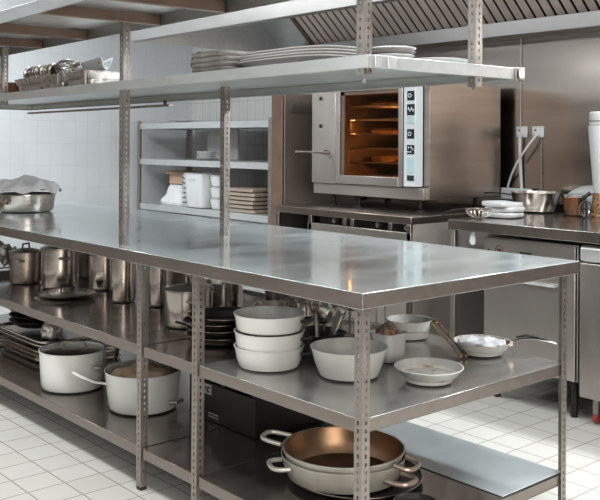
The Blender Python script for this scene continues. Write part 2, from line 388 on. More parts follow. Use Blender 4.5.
# ------------------------------------------------------------------ extractor hood
Hd = thing('kitchen_hood', 'long steel extractor hood with slanted baffle filters on the steel wall', 'extractor hood', (3.235, 5.60, 2.03))
hx, hy, hz = 3.235, 5.60, 2.03
def hl(x, y, z): return (x-hx, y-hy, z-hz)
yN = -1.2
MB().box(0, 0.03, yN-hy, 0, 0, 0.36).box(0.03, 0.06, yN-hy, 0, 0, 0.012).build('front_lip', M['hood'], Hd, bevel=.003)
MB().box(0.03, 4.74-hx, -0.012, 0, 0, 0.9).build('end_panel', M['rackskin'], Hd)
MB().prism([(0.03-0, .36), (0.03, .33), (.85, .80), (.85, .86), (0, .86), (0, .36)], 'y', yN-hy, 0).build('hood_top', M['rackskin'], Hd)
MB().box(.85, 4.74-hx, yN-hy, 0, .80, .86).build('hood_roof', M['hood'], Hd)
# gutter under the filters
MB().box(4.57-hx, 4.742-hx, yN-hy, -0.3, 1.985-hz, 2.075-hz).build('gutter', M['hood'], Hd, bevel=.003)
# back plate above and left of the filter bank
MB().prism([(4.62, 2.08), (4.74, 2.08), (4.74, 2.85), (4.05, 2.85), (4.05, 2.60)], 'y', 5.18, 5.59).build('blank_panel', M['rackskin'], Hd, loc=hl(0, 0, 0))
fw = 0.505
y = 5.17
ddx, ddz = -0.53, 0.47
while y > yN+0.5:
    mb = MB(); nsl = 7; pit = fw/nsl
    n = Vector((-ddz, 0, ddx)).normalized()
    for k in range(nsl):
        ya, yb = -pit*k-.006, -pit*(k+1)+.012
        sec = [(ya, 0), (ya-.006, -.010), (yb+.006, -.010), (yb, 0), (yb+.003, .004), (ya-.003, .004)]
        lo = [Vector((0, yy, 0)) + n*o for yy, o in sec]; hi = [v + Vector((ddx, 0, ddz)) for v in lo]
        A = [mb.bm.verts.new(v) for v in lo]; B = [mb.bm.verts.new(v) for v in hi]
        mb.bm.faces.new(A); mb.bm.faces.new(B[::-1])
        for i in range(6): mb.bm.faces.new((A[i], B[i], B[(i+1) % 6], A[(i+1) % 6]))
    f = mb.build('baffle_filter', M['baffle'], Hd, loc=hl(4.625, y, 2.085))
    n = Vector((ddz, 0, -ddx)).normalized()*.02
    b = MB(); A = [(0, 0, 0), (ddx, 0, ddz)]
    b.bm.faces.new([b.bm.verts.new(Vector(v)+n) for v in ((0, 0, 0), (ddx, 0, ddz), (ddx, -fw, ddz), (0, -fw, 0))])
    b.build('filter_gap_shade', M['shade'], f, solid=.002)  # dark sheet behind the slats, shade of the gaps in its colour
    if y > 5.1:
        c = MB(); c.prism([(0, -.02), (.02, 0), (ddx+.02, ddz), (ddx, ddz-.02)], 'y', -.004, .035); c.build('filter_edge', M['brownsteel'], f)
    y -= fw

# ------------------------------------------------------------------ oven on its stand
OV = (3.92, 3.437, 0.905)
oven = thing('combi_oven', 'steel combi oven with lit glass door on a dark stand', 'oven', OV)
ow, od = 0.962, 0.745     # width along Y, depth along X
zb, zt = 0.078, 0.775
# body shell with a real cavity: door opening y .18..0.70
mb = MB()
mb.box(0.06, od, 0, ow, zt-.05, zt).box(0.06, od, 0, ow, zb, zb+.09)
mb.box(0.06, od, 0, .155, zb+.09, zt-.05).box(0.06, od, .735, ow, zb+.09, zt-.05).box(od-.06, od, .155, .735, zb+.09, zt-.05)
mb.build('body', M['brush'], oven, bevel=.003)
mb = MB(); y0c, y1c, z0c, z1c = .16, .73, zb+.092, zt-.052
for b_ in ((.07, od-.062, y0c, y0c+.004, z0c, z1c), (.07, od-.062, y1c-.004, y1c, z0c, z1c), (od-.066, od-.062, y0c, y1c, z0c, z1c), (.07, od-.062, y0c, y1c, z0c, z0c+.004), (.07, od-.062, y0c, y1c, z1c-.004, z1c)):
    mb.box(*b_)
cav = mb.build('oven_cavity', M['oveninside'], oven, smooth=False)
for k, z in enumerate((.20, .285, .375, .465, .56, .645)):
    r = MB()
    for q in range(15): r.rod((.10+q*.04, y0c+.01, z), (.10+q*.04, y1c-.01, z), .0025, 5)
    r.rod((.10, y0c+.01, z), (.66, y0c+.01, z), .004, 6); r.rod((.10, y1c-.01, z), (.66, y1c-.01, z), .004, 6); r.rod((.095, y0c+.01, z), (.095, y1c-.01, z), .005, 6)
    o = r.build('oven_rack', M['wire'], oven)
    if k in (1, 3, 5):
        MB().lathe([(0, 0), (.10, 0), (.11, .02), (.09, .035), (0, .04)], c=(.30, .30, z+.004), seg=20, power=4).lathe([(0, 0), (.10, 0), (.11, .02), (.09, .035), (0, .04)], c=(.32, .56, z+.004), seg=20, power=4).build('baking_tray', M['food'], o)
MB().rod((.20, y0c+.02, z0c+.05), (.20, y0c+.02, z1c-.05), .006).build('oven_lamp', M['lamp'], oven)
# lower front strip and left hinge column
MB().box(0.012, .06, 0, ow, zb, zb+.068).build('front_sill', M['brushv'], oven, bevel=.002)
MB().box(-.006, .06, .735, ow, zb+.07, zt).build('hinge_column', M['brushv'], oven, bevel=.004)
for z in (zt-.075, zt-.255):
    MB().box(-.014, -.006, .862, .884, z-.012, z+.012).build('hinge_bolt', M['dark'], oven, bevel=.003)
# door: frame, pane, lever
dy0, dy1, dz0, dz1 = .150, .728, zb+.075, zt-.004
wy0, wy1, wz0, wz1 = .182, .690, .205, .735
mb = MB().box(-.01, .055, dy0, wy0, dz0, dz1).box(-.01, .055, wy1, dy1, dz0, dz1).box(-.01, .055, wy0, wy1, dz0, wz0).box(-.01, .055, wy0, wy1, wz1, dz1)
door = mb.build('door', M['brushv'], oven, bevel=.003)
MB().box(.008, .012, wy0, wy1, wz0, wz1).build('glass_pane', M['ovenpane'], door, smooth=False)
MB().box(-.002, .05, wy1-.035, wy1-.002, wz0, wz1).box(-.002, .05, wy0, wy1, wz1-.022, wz1).build('window_gasket', M['brownsteel'], door)
hd = MB().tube([(-.01, .80, .345), (-.05, .80, .345), (-.09, .81, .348), (-.17, .83, .352), (-.24, .85, .352)], [.014, .013, .010, .010, .012], 10, flat=.7).build('lever_handle', M['galv'], door)
MB().lathe([(0, 0), (.012, 0), (.013, .006), (0, .008)], seg=16).build('lever_bolt', M['dark'], hd, loc=(-.022, .81, .356))
# control panel
cp = MB().box(-.012, .055, .044, .138, dz0+.0, zt).build('control_panel', M['panel'], oven, bevel=.004)
def on_panel(name, mat, y0, y1, z0, z1, par=cp, x=-.0145): return MB().box(x, -.011, y0, y1, z0, z1).build(name, mat, par, smooth=False)
def knob(z):
    on_panel('knob_plate', M['display'], .054, .108, z-.028, z+.028)
    MB().lathe([(0, 0), (.019, 0), (.019, .003), (.016, .007), (0, .008)], seg=24).build('knob', M['display'], cp, loc=(-.0145, .081, z), rot=(0, -PI/2, 0))
    MB().tube([(-.0235, .081+.011*math.cos(a*PI/8), z+.011*math.sin(a*PI/8)) for a in range(16)], .0022, 6, closed=True).build('knob_ring', M['white'], cp)
knob(.690); knob(.465)
on_panel('display', M['display'], .052, .110, .575, .640)
for i in range(4): on_panel('display_mark', M['white'], .058+i*.012, .066+i*.012, .597+.01*(i % 2), .612+.01*(i % 2), x=-.0155)
on_panel('display', M['blue'], .052, .110, .525, .570)
on_panel('key_pad', M['display'], .053, .109, .345, .40)
for (a, b) in ((.06, .37), (.075, .355), (.09, .38), (.07, .382), (.095, .355)): on_panel('key_mark', M['white'], a, a+.010, b, b+.009, x=-.0155)
on_panel('display', M['blue'], .053, .109, .235, .325)
for i in range(3): on_panel('push_button', M['display'], .055+i*.018, .069+i*.018, .190, .222, x=-.017)
# feet
for (x, y) in ((.10, .10), (.10, .62), (.10, .86), (.62, .10), (.62, .86)):
    MB().lathe([(0, 0), (.024, 0), (.024, .012), (.013, .02), (.013, .075), (.02, .079), (0, .079)], seg=16).build('foot', M['iron'], oven, loc=(x, y, 0))

st = thing('oven_stand', 'low steel stand with open slots carrying the combi oven', 'stand', (3.686, 3.312, 0))
sw, sd = 1.18, 1.03
MB().box(0, sd, 0, sw, .862, .905).build('stand_top', M['brush'], st, bevel=.003)
MB().box(.0, .03, .003, .865, .765, .815).build('lower_rail', M['brushv'], st, bevel=.002)
for y in (.004, .145, .455, .52, .83, 1.15):
    MB().box(.0, .03, y, y+.03, .815 if y < 1.1 and y > .1 and y < .8 else 0.08, .862).build('stand_post', M['brush'], st, bevel=.002)
for y in (.30, .67, .075):
    k = MB().lathe([(0, 0), (.020, 0), (.020, .01), (.014, .03), (0, .032)], seg=20).build('gas_knob', M['galv'], st, loc=(.07, y, .838), rot=(0, -PI/2, 0))
MB().box(.02, sd, 0, .006, .05, .862).build('side_panel', M['standside'], st)
MB().box(.006, .02, .006, .86, .06, .764).build('front_panel', M['standside'], st, bevel=.002)
MB().box(.08, .10, .006, .84, .03, .862).build('slot_shade', M['shade'], st, smooth=False)  # dark sheet added behind the slots in place of shade
MB().box(.02, sd, 1.174, 1.18, .05, .862).build('side_panel', M['fridge'], st)
MB().box(.02, .60, .88, 1.15, .30, .32).build('lower_shelf', M['fridge'], st)
for (x, y) in ((.0, .02), (.0, 1.13), (.98, .02), (.98, 1.13)):
    MB().box(x, x+.04, y, y+.04, 0, .06).build('foot', M['galv'], st)

# ------------------------------------------------------------------ tall cabinet beside the oven
cb = thing('tall_cabinet', 'narrow tall steel cabinet between the lit oven and the wire rack', 'cabinet', (3.97, 4.77, 0))
MB().box(.02, .70, 0, .13, .05, 1.66).build('body', M['cabside'], cb, bevel=.004)
MB().box(0, .018, .004, .126, .06, 1.65).build('door', M['brownsteel'], cb, bevel=.006)
MB().box(.02, .68, .01, .12, 0, .05).build('plinth', M['dark'], cb)
MB().box(.08, .46, -.003, 0, 1.52, 1.63).build('badge_plate', M['galv'], cb)

# ------------------------------------------------------------------ storage rack against right wall
rk = thing('storage_rack', 'grey slotted steel storage rack in the far corner by the tiled wall', 'shelving', (4.10, 5.05, 0))
rkx, rky = .56, 1.90
for (x, y, sx, sy) in ((0, 0, 1, 1), (rkx, 0, -1, 1), (0, rky, 1, -1), (rkx, rky, -1, -1)):
    angle_post(0, 1.50, sx, sy, w=.04, pitch=.03).build('rack_post', M['galv'], rk, loc=(x, y, 0), smooth=False, solid=.002)
for z in (.25, .772, 1.166, 1.479):
    mb = MB(); panel(mb, .003, rkx-.003, .003, rky-.003, z, .05); mb.build('rack_shelf', M['rackskin'], rk, bevel=.002)

# things on the storage rack
bz = .774
o = MB().grid(lambda u, v: (0, 0, 0), 1, 1); o.bm.free()
def bag(w, d, h):
    mb = MB(); prof = []
    for k in range(9):
        t = k/8; r = (1-.55*t**1.5)*(1+.05*math.sin(9*t))
        prof.append((r, h*t))
    prof = [(0, 0)] + prof + [(0, h*1.0)]
    mb.lathe(prof, seg=28, sx=w, sy=d, power=3)
    for v in mb.bm.verts:
        nn = noise.noise(v.co*14)*.02; v.co.x += nn; v.co.y += noise.noise(v.co*11+Vector((5, 0, 0)))*.02
    return mb
tag(bag(.14, .19, .175).build('paper_bag', M['cloth'], loc=(4.30, 6.55, bz)), 'white crumpled bag at the left end of the low rack shelf', 'bag')
bx = thing('cardboard_box', 'small open cardboard box lying on the white crumpled bag', 'box', (4.30, 6.53, bz+.177), .1)
mb = MB().box(-.07, .07, -.09, .09, 0, .004).box(-.07, -.066, -.09, .09, 0, .115).box(.066, .07, -.09, .09, 0, .115).box(-.066, .066, -.09, -.086, 0, .115).box(-.066, .066, .086, .09, 0, .115)
mb.build('carton', M['card'], bx, smooth=False)
mb = MB(); mb.bm.faces.new([mb.bm.verts.new(p) for p in ((-.07, -.09, .115), (-.07, .09, .115), (-.11, .10, .09), (-.11, -.08, .09))]); mb.build('flap', M['card'], bx, solid=.003, smooth=False)
# stack of cup trays
g = 'white cups stacked between bag and bin'
cup = None
for k in range(7):
    pos = (4.22, 6.30, bz+k*.040)
    if cup is None:
        cup = thing('plastic_cup', 'x', 'cup', pos, 0, g)
        MB().lathe(pot_prof(.050, .060, .036, .002, .004, .003), seg=24).build('cup_body', M['white'], cup)
        MB().lathe([(.055, .028), (.064, .031), (.064, .034), (.055, .034)], seg=24).build('lip_ring', M['dark'], cup)
        c0 = cup
    else: c0 = dup(cup, pos)
    c0['label'] = ['lowest', 'second lowest', 'third from the bottom', 'middle', 'third from the top', 'second from the top', 'topmost'][k] + ' white plastic cup in the stack left of the white bin'
bn = thing('plastic_bin', 'tall white plastic bin on the low rack shelf', 'bin', (4.24, 6.085, bz))
MB().lathe(pot_prof(.125, .142, .285, .004, .02, .008), seg=40, power=6).build('bin_body', M['white'], bn)
MB().box(-.148, -.143, -.05, .05, .235, .245).build('grip', M['white'], bn)
g = 'white tubs stacked right of the white bin'
tb = None
for k in range(3):
    pos = (4.22, 5.86-.0*k, bz+k*.092)
    if tb is None:
        tb = thing('food_tub', 'x', 'tub', pos, 0, g)
        MB().lathe(pot_prof(.056, .066, .080, .003, .01, .003), seg=32, power=4).build('tub_body', M['white'], tb)
        MB().lathe([(0, .081), (.07, .081), (.07, .09), (0, .0915)], seg=32, power=4).build('lid', M['enamelin'], tb)
        t0 = tb
    else: t0 = dup(tb, pos)
    t0['label'] = ['bottom', 'middle', 'top'][k] + ' lidded white tub in the stack right of the bin'
g = 'wooden boards stacked on the low rack shelf'
bd = None
for k in range(6):
    pos = (4.28+.008*(k % 2), 5.48+.01*((k*3) % 4), bz+k*.032)
    if bd is None:
        bd = tag(MB().box(-.15, .15, -.19, .19, 0, .024).build('wooden_board', M['wood'], loc=pos, bevel=.004), 'x', 'board', g); b0 = bd
    else:
        b0 = bd.copy(); COL.objects.link(b0); b0.location = pos
    b0['label'] = ['lowest', 'second lowest', 'third from the bottom', 'third from the top', 'second from the top', 'topmost'][k] + ' brown wooden board stacked at the right of the rack'
g = 'white plates on the middle rack shelf'
pl = None
for k in range(5):
    pos = (4.22, 6.05, 1.1675+k*.0145)
    if pl is None:
        pl = tag(MB().lathe([(0, 0), (.05, 0), (.085, .010), (.088, .013), (.085, .014), (.05, .005), (0, .005)], seg=40).build('white_plate', M['platew'], loc=pos), 'x', 'plate', g); b0 = pl
    else:
        b0 = pl.copy(); COL.objects.link(b0); b0.location = pos
    b0['label'] = ['lowest', 'second lowest', 'middle', 'second from the top', 'topmost'][k] + ' white plate in the stack on the middle rack shelf'
for k, (y, h, nm) in enumerate(((6.27, .25, 'left'), (6.03, .26, 'right'))):
    tag(MB().box(-.012, .012, -.10, .10, 0, h).build('cutting_board', M['greyboard'], loc=(4.46, y, 1.168), bevel=.006), ('grey cutting board standing upright left of the white plates', 'grey cutting board standing upright nearer the slotted post of the worktable rack')[k], 'board')
tag(MB().grid(lambda u, v: (4.15+.25*u, 6.30+.35*v, 1.500+.010*noise.noise(Vector((u*4, v*5, 1)))), 10, 12).build('plastic_sheet', M['white'], solid=.003), 'thin white plastic sheet lying on top of the storage rack', 'sheet')

# ------------------------------------------------------------------ counter on the right with what it holds
ct = thing('steel_counter', 'steel side counter along the wall right of the oven', 'counter', (3.69, 0.4, 0))
cyl = 3.055-.4
MB().box(0, 1.03, 0, cyl, .858, .912).build('worktop', M['countertop'], ct, bevel=.003)
for (x, y) in ((.008, cyl-.04), (.98, cyl-.06), (.008, .03), (.98, .03)):
    l = MB().box(x, x+.03, y, y+.03, .02, .858).build('leg', M['galv'], ct, bevel=.003)
    MB().lathe([(0, 0), (.026, 0), (.024, .02), (0, .02)], seg=12).build('foot', M['rubber'], l, loc=(x+.015, y+.015, 0))
MB().box(.95, .98, .05, cyl-.08, .12, .855).build('under_shade_panel', M['shade'], ct, smooth=False)  # near-black sheet carrying the shade under the counter

uc = thing('undercounter_cabinet', 'wide steel cabinet with round badge beneath the side counter', 'cabinet', (3.745, 2.322, 0))
cw = 2.862-2.322
MB().box(.02, .85, 0, cw, .18, .832).build('body', M['brushv'], uc, bevel=.004)
MB().box(0, .018, .004, cw-.004, .725, .828).build('front_drawer', M['brushv'], uc, bevel=.003)
dr = MB().box(0, .018, .004, cw-.004, .185, .720).build('door', M['brushv'], uc, bevel=.003)
MB().box(-.004, 0, .245, .315, .755, .775).build('drawer_grip', M['dark'], uc)
MB().box(-.022, -.004, .10, .335, .622, .634).box(-.022, 0, .10, .112, .622, .634).box(-.022, 0, .323, .335, .622, .634).build('door_grip', M['rackskin'], dr, bevel=.003)
lg = MB().tube([(-.002, .44+.022*math.cos(a*PI/12), .772+.022*math.sin(a*PI/12)) for a in range(24)], .0028, 6, closed=True).build('round_badge', M['inkred'], uc)
MB().box(-.003, 0, .43, .45, .766, .778).box(-.003, 0, .495, .512, .764, .772).build('badge_mark', M['ink'], uc)
for (x, y) in ((.05, .03), (.05, cw-.06), (.75, .03), (.75, cw-.06)):
    MB().lathe([(0, 0), (.018, 0), (.018, .18), (0, .18)], seg=12).build('foot', M['iron'], uc, loc=(x+.015, y+.015, 0))
fr = thing('undercounter_fridge', 'steel fridge on red wheels at the right end under the counter', 'fridge', (3.72, 1.62, 0))
fwd = 2.290-1.62
MB().box(.03, .82, 0, fwd, .12, .842).build('body', M['fridge'], fr, bevel=.005)
MB().box(0, .028, .003, fwd-.003, .13, .76).build('door', M['fridge'], fr, bevel=.005)
MB().box(-.004, .028, .003, fwd-.003, .765, .838).build('top_rail', M['rackskin'], fr, bevel=.012)
for (x, y) in ((.08, fwd-.05), (.08, .05), (.74, fwd-.05), (.74, .05)):
    f_ = MB().box(x-.014, x+.014, y-.014, y+.014, .045, .12).build('caster', M['galv'], fr)
    MB().lathe([(0, -.011), (.022, -.011), (.025, -.006), (.025, .006), (.022, .011), (0, .011)], seg=20).build('wheel', M['red'], f_, loc=(x, y, .025), rot=(PI/2, 0, 0))

def pot_thing(name, label, loc, rb, rt, h, mo, mi, cat='pot', rc=.014, rim=.004, rz=0, group=None, t=.003, seg=48, power=2.0):
    t_ = thing(name, label, cat, loc, rz, group)
    MB().lathe(outer_prof(rb, rt, h, rc, rim, t), seg=seg, power=power).build('body', mo, t_)
    MB().lathe(inner_prof(rb, rt, h, rc, rim, t), seg=seg, power=power).build('inside', mi, t_)
    return t_

# steel pan on counter
p = pot_thing('steel_pan', 'round steel pan on the side counter below the wall sockets', (4.485, 3.05, .9135), .118, .142, .118, M['pot'], M['pot'], 'pan', rc=.03)
MB().tube([(-.10, .10, .10), (-.13, .14, .108), (-.17, .20, .112), (-.19, .23, .108)], [.009, .008, .009, .010], 8, flat=.5).build('handle', M['iron'], p)
# orange tub
p = pot_thing('sauce_tub', 'clear tub of orange sauce beside the steel pan', (4.46, 2.775, .9135), .058, .064, .115, M['clear'], M['clear'], 'tub', rc=.008)
MB().lathe([(0, .004), (.053, .004), (.055, .02), (.0595, .100), (0, .103)], seg=36).build('sauce', M['orange'], p)
# clear lidded container behind
p = thing('clear_container', 'clear plastic container with domed lid behind the orange tub', 'container', (4.655, 2.79, .9135))
MB().box(-.075, .075, -.12, .12, 0, .11).build('tray', M['white'], p, bevel=.015)
MB().grid(lambda u, v: (-.07+.14*u, -.115+.23*v, .1115+.05*math.sin(PI*u)**.5*math.sin(PI*v)**.5), 12, 12).build('domed_lid', M['white'], p, solid=.002)
# blender
p = thing('jug_blender', 'white topped blender with a jug of brown beans at the counter end', 'blender', (4.50, 2.610, .9135), 0)
MB().lathe([(0, 0), (.08, 0), (.08, .012), (.072, .02), (.068, .13), (0, .13)], seg=36).build('bean_jug', M['amber'], p)
MB().lathe([(0, .132), (.060, .132), (.066, .18), (.088, .43), (.093, .50), (.093, .505), (0, .508)], seg=40).build('hopper', M['white'], p)
MB().lathe([(0, .509), (.085, .509), (.088, .515), (.088, .575), (.082, .582), (0, .582)], seg=40).build('lid', M['platew'], p)
MB().tube([(-.05, .06, .03), (-.075, .09, .05), (-.078, .092, .10), (-.05, .06, .13)], .011, 8).build('handle', M['dark'], p)
MB().lathe([(.0865, .525), (.0905, .527), (.0905, .532), (.0865, .534)], seg=40).build('lid_band', M['galv'], p)
# wire whisk tangle beside tub
p = thing('wire_skimmer', 'dark wire skimmer lying between orange tub and blender', 'skimmer', (4.36, 2.64, .9145))
for k in range(9):
    a = k*PI/9
    mb = MB(); mb.tube([(.05*math.cos(a)*math.cos(q*PI/10-PI/2), .035*math.sin(a)*math.cos(q*PI/10-PI/2), .045+.045*math.sin(q*PI/10-PI/2)) for q in range(11)], .0025, 5)
    mb.build('wire_loop', M['wire' if k % 2 else 'iron'], p)
# cloths
g = 'folded white cloths left of the steel pan'
for k, (dx, dy, w, d, lab) in enumerate(((0, 0, .095, .10, 'bottom'), (.01, -.01, .085, .095, 'second'), (0, .01, .09, .09, 'third'))):
    mb = MB().lathe([(0, 0), (.97, 0), (1, .008), (1, .016), (.96, .024), (0, .026)], seg=32, sx=w, sy=d, power=5)
    for v in mb.bm.verts: v.co.z += .006*noise.noise(v.co*9+Vector((k*3, 0, 0)))
    tag(mb.build('folded_cloth', M['greywhite'], loc=(4.03+dx, 2.95+dy*.5, .918+k*.027), rot=(0, 0, .25-.2*k)), ('folded white cloth at the bottom of the pile beside the steel pan', 'folded white cloth in the middle of the pile beside the steel pan', 'folded white cloth on top of the pile beside the steel pan')[k], 'cloth', g)
tag(MB().box(-.018, .018, -.11, .11, 0, .075).build('paper_pack', M['white'], loc=(4.694, 3.335, .961), bevel=.008), 'white paper pack on the black box behind the steel pan', 'pack')
tag(MB().box(-.020, .018, -.33, .115, 0, .046).build('black_case', M['dark'], loc=(4.694, 3.335, .9135), bevel=.006), 'flat black case under the white paper pack by the oven', 'case')
p = thing('wire_strainer', 'small wire strainer lying on counter beside the oven stand', 'strainer', (3.84, 2.965, .9135), 2.2)
MB().tube([(.07*math.cos(a*PI/10), .07*math.sin(a*PI/10), .05) for a in range(20)], .004, 6, closed=True).build('rim', M['wire'], p)
for k in range(8):
    a = k*PI/8
    MB().tube([(.07*math.cos(a)*math.cos(q*PI/10), .07*math.sin(a)*math.cos(q*PI/10), .05-.047*math.sin(q*PI/10)) for q in range(11)], .0025, 5).build('mesh_wire', M['wire'], p)
MB().tube([(.07, -.02, .05), (.14, -.04, .04), (.2, -.06, .012)], [.005, .006, .007], 6).build('handle', M['iron'], p)
# spatula hanging under counter
p = thing('hanging_scoop', 'small white scoop hanging under the counter near its end', 'scoop', (3.735, 2.925, .858))
MB().lathe([(0, 0), (.012, -.006), (.016, -.03), (.020, -.055), (.013, -.072), (0, -.075)], seg=20, sy=1, sx=.5).build('blade', M['white'], p)
MB().box(-.004, .004, -.004, .004, -.01, 0).build('hook', M['galv'], p)
# sockets and cables on the wall
for k, (y, z, lab, nm) in enumerate(((3.325, 1.391, 'white wall socket on the steel wall nearer the oven', 'plug'), (3.206, 1.391, 'white wall socket on the steel wall farther from the oven', 'plug'))):
    s_ = thing('wall_socket', lab, 'socket', (4.742, y, z), 0, 'wall sockets')
    MB().box(-.014, 0, -.042, .042, -.035, .035).build('cover_plate', M['white'], s_, bevel=.004)
    MB().box(-.034, -.014, -.025, .025, -.025, .025).build('plug', M['platew'], s_, bevel=.006)
    MB().box(-.036, -.034, -.006, .006, .004, .014).build('indicator', M['ink'], s_)
def cat_curve(pts, n=24):
    out = []
    P = [Vector(p) for p in pts]; P = [P[0]*2-P[1]] + P + [P[-1]*2-P[-2]]
    for i in range(1, len(P)-2):
        for k in range(n):
            t = k/n; a, b, c, d = P[i-1:i+3]
            out.append(.5*((2*b)+(c-a)*t+(2*a-5*b+4*c-d)*t*t+(-a+3*b-3*c+d)*t**3))
    out.append(P[-2]); return out
tag(MB().tube(cat_curve([(4.712, 3.325, 1.372), (4.72, 3.328, 1.25), (4.725, 3.322, 1.10), (4.732, 3.315, .95)]), .010, 8).build('power_cable', M['platew']), 'thick white cable running straight down from the wall socket nearer the oven', 'cable')
tag(MB().tube(cat_curve([(4.712, 3.20, 1.372), (4.69, 3.25, 1.30), (4.692, 3.34, 1.18), (4.716, 3.41, 1.06), (4.730, 3.425, .98)]), .007, 8).build('power_cable', M['platew']), 'white cable curving left from the wall socket farther from the oven', 'cable')
tag(MB().tube([(4.735, 3.334, 1.42), (4.735, 3.336, 1.99)], .0022, 6).build('thin_wire', M['platew']), 'thin vertical wire from the hood gutter to the wall socket', 'wire')
tag(MB().tube(cat_curve([(4.738, 3.18, 1.36), (4.735, 3.18, 1.2), (4.733, 3.178, 1.05), (4.716, 3.175, .965)]), .003, 6).build('hanging_wire', M['greycloth']), 'thin grey wire hanging behind the steel pan', 'wire')

# ------------------------------------------------------------------ towel pan on the table
tpz = .902
p = pot_thing('shallow_pan', 'steel pan under a white towel at far end of the worktable', (2.214, 5.03, tpz), .160, .170, .105, M['pot'], M['pot'], 'pan', rc=.02, rim=.008)
for s_ in (1,):
    MB().lathe([(0, 0), (.012, 0), (.016, .02), (.012, .04), (0, .042)], seg=12).build('handle_boss', M['brass'], p, loc=(-.165, -.07, .05), rot=(0, -PI/2, .35))
    MB().tube([(-.165, -.10, .06), (-.20, -.11, .07), (-.21, -.06, .07), (-.17, -.03, .06)], .008, 8).build('handle', M['brass'], p)
def towel(u, v):
    a = 2*PI*u; r = v*.205
    x, y = r*math.cos(a), r*math.sin(a)
    h = .165*max(0, 1-(r/.23)**2)**.8
    n = noise.noise(Vector((x*16, y*7, 3)))*.034*min(1, (1-v)*4+.3) + .012*math.sin(a*7+3*noise.noise(Vector((x*5, y*5, 0))))*v
    z = .112 + h*.5 + n
    if v > .82: z = max(.1085, z-(v-.82)*.08)
    return (x*1.0, y*1.0, max(z, .1085))
tag(MB().grid(towel, 72, 26).build('white_towel', M['cloth'], loc=(2.214, 5.035, tpz), solid=.003, angle=180), 'crumpled white towel heaped over the steel pan on the worktable', 'towel')

# ------------------------------------------------------------------ things on the overhead rack
sz = 1.561
td = thing('brick_red_dish', 'brick red dish at far left on the overhead rack', 'dish', (1.88, 4.545, sz))
MB().lathe(pot_prof(.075, .095, .058, .004, .012, .004), seg=36, power=5, sy=1.0).build('body', M['terra'], td)
MB().box(-.03, .03, .075, .10, .04, .05).build('lug', M['terra'], td, bevel=.004)
g = 'foil lined trays on the overhead rack'
for k, (yc, hl_, lab) in enumerate(((4.12, .295, 'longer crinkled foil tray on the overhead rack under the wire coil'), (3.665, .13, 'shorter crinkled foil tray on the overhead rack behind the slotted post'))):
    t_ = thing('foil_tray', lab, 'tray', (1.875, yc, sz), 0, g)
    mb = MB().lathe(outer_prof(.88, .98, .066, .03, .01, .01), seg=64, sx=.095, sy=hl_, power=7)
    for v in mb.bm.verts:
        v.co += Vector((noise.noise(v.co*30), noise.noise(v.co*30+Vector((9, 0, 0))), noise.noise(v.co*25)*.4 if v.co.z > .01 else 0))*.004
    mb.build('tray_body', M['foil'], t_)
    MB().lathe(inner_prof(.88, .98, .066, .03, .01, .01), seg=64, sx=.095, sy=hl_, power=7).build('tray_inside', M['foil'], t_)
    MB().box(-.100, -.090, -hl_*.98 if k == 0 else -hl_*.9, -hl_*.98+.03 if k == 0 else -hl_*.9+.03, .0, .068).build('corner_tab', M['galv'], t_, bevel=.003)
# wire coil brush: wound steel coil
def coil(L, R_, turns, r, ph=0):
    n = turns*12
    return [(R_*math.cos(2*PI*k/12+ph), -L/2+L*k/n, R_*math.sin(2*PI*k/12+ph)) for k in range(n+1)]
c = thing('wire_coil', 'thick wound steel wire coil lying on the longer foil tray', 'coil', (1.875, 4.24, sz+.069+.032))
MB().tube(coil(.34, .030, 10, 0), .0075, 6).build('outer_winding', M['wire'], c)
MB().rod((0, -.17, 0), (0, .17, 0), .02, 12).build('inner_winding', M['iron'], c)
w = thing('wire_whisk', 'big wire whisk on the longer foil tray right of the coil', 'whisk', (1.885, 4.01, sz+.069+.042))
for k in range(8):
    a = k*PI/8
    MB().tube([(.036*math.cos(a)*math.sin(2*PI*q/24)*1.0, .10*(1-math.cos(2*PI*q/24))-.13, .036*math.sin(a)*math.sin(2*PI*q/24)) for q in range(25)], .003, 5).build('whisk_wire', M['wire'], w)
MB().tube([(0, -.13, 0), (0, -.15, .006), (.01, -.175, .012)], [.012, .010, .011], 10).build('grip', M['galv'], w)
s_ = thing('white_scoop', 'white plastic scoop lying on the foil trays of the overhead rack', 'scoop', (1.885, 3.665, sz+.071))
mb = MB().grid(lambda u, v: (.05*math.sin((u-.5)*2.2)*(.6+.4*v), -.11+.17*v, .004+.05*(1-math.cos((u-.5)*2.2))*2*(1-.3*v)), 12, 8)
mb.build('scoop_bowl', M['white'], s_, solid=.004, angle=180)
MB().tube([(0, .06, .010), (0, .12, .022), (.0, .19, .018)], [.012, .011, .013], 10).build('handle', M['platew'], s_)
MB().tube([(-.04, -.11, .03), (-.02, -.10, .058), (.01, -.05, .06), (.01, .03, .04)], .006, 6).build('wire_bail', M['brass'], s_)

# folded grey linens (bundle)
g = 'grey linens folded on the overhead rack'
for k in range(4):
    mb = MB().lathe([(0, 0), (.97, 0), (1, .006), (1, .012), (.97, .017), (0, .018)], seg=36, sx=.13, sy=.115, power=6)
    for v in mb.bm.verts: v.co += Vector((.004*noise.noise(v.co*12+Vector((k, 1, 0))), .006*noise.noise(v.co*10+Vector((k, 5, 2))), 0))
    tag(mb.build('folded_linen', M['greycloth'], loc=(1.90, 2.585+.003*k, sz+k*.0185)), ['lowest', 'second lowest', 'second from the top', 'topmost'][k] + ' folded grey linen left of the white trays on the rack', 'linen', g)
st_ = MB().tube([(1.86, 2.704, sz+.004), (1.825, 2.712, sz+.03), (1.83, 2.714, sz+.06), (1.85, 2.708, sz+.081), (1.98, 2.70, sz+.083)], .005, 6)
tag(st_.build('black_strap', M['dark']), 'black strap around the left end of the folded grey linens', 'strap')
g = 'long white trays stacked on the overhead rack'
tr = None
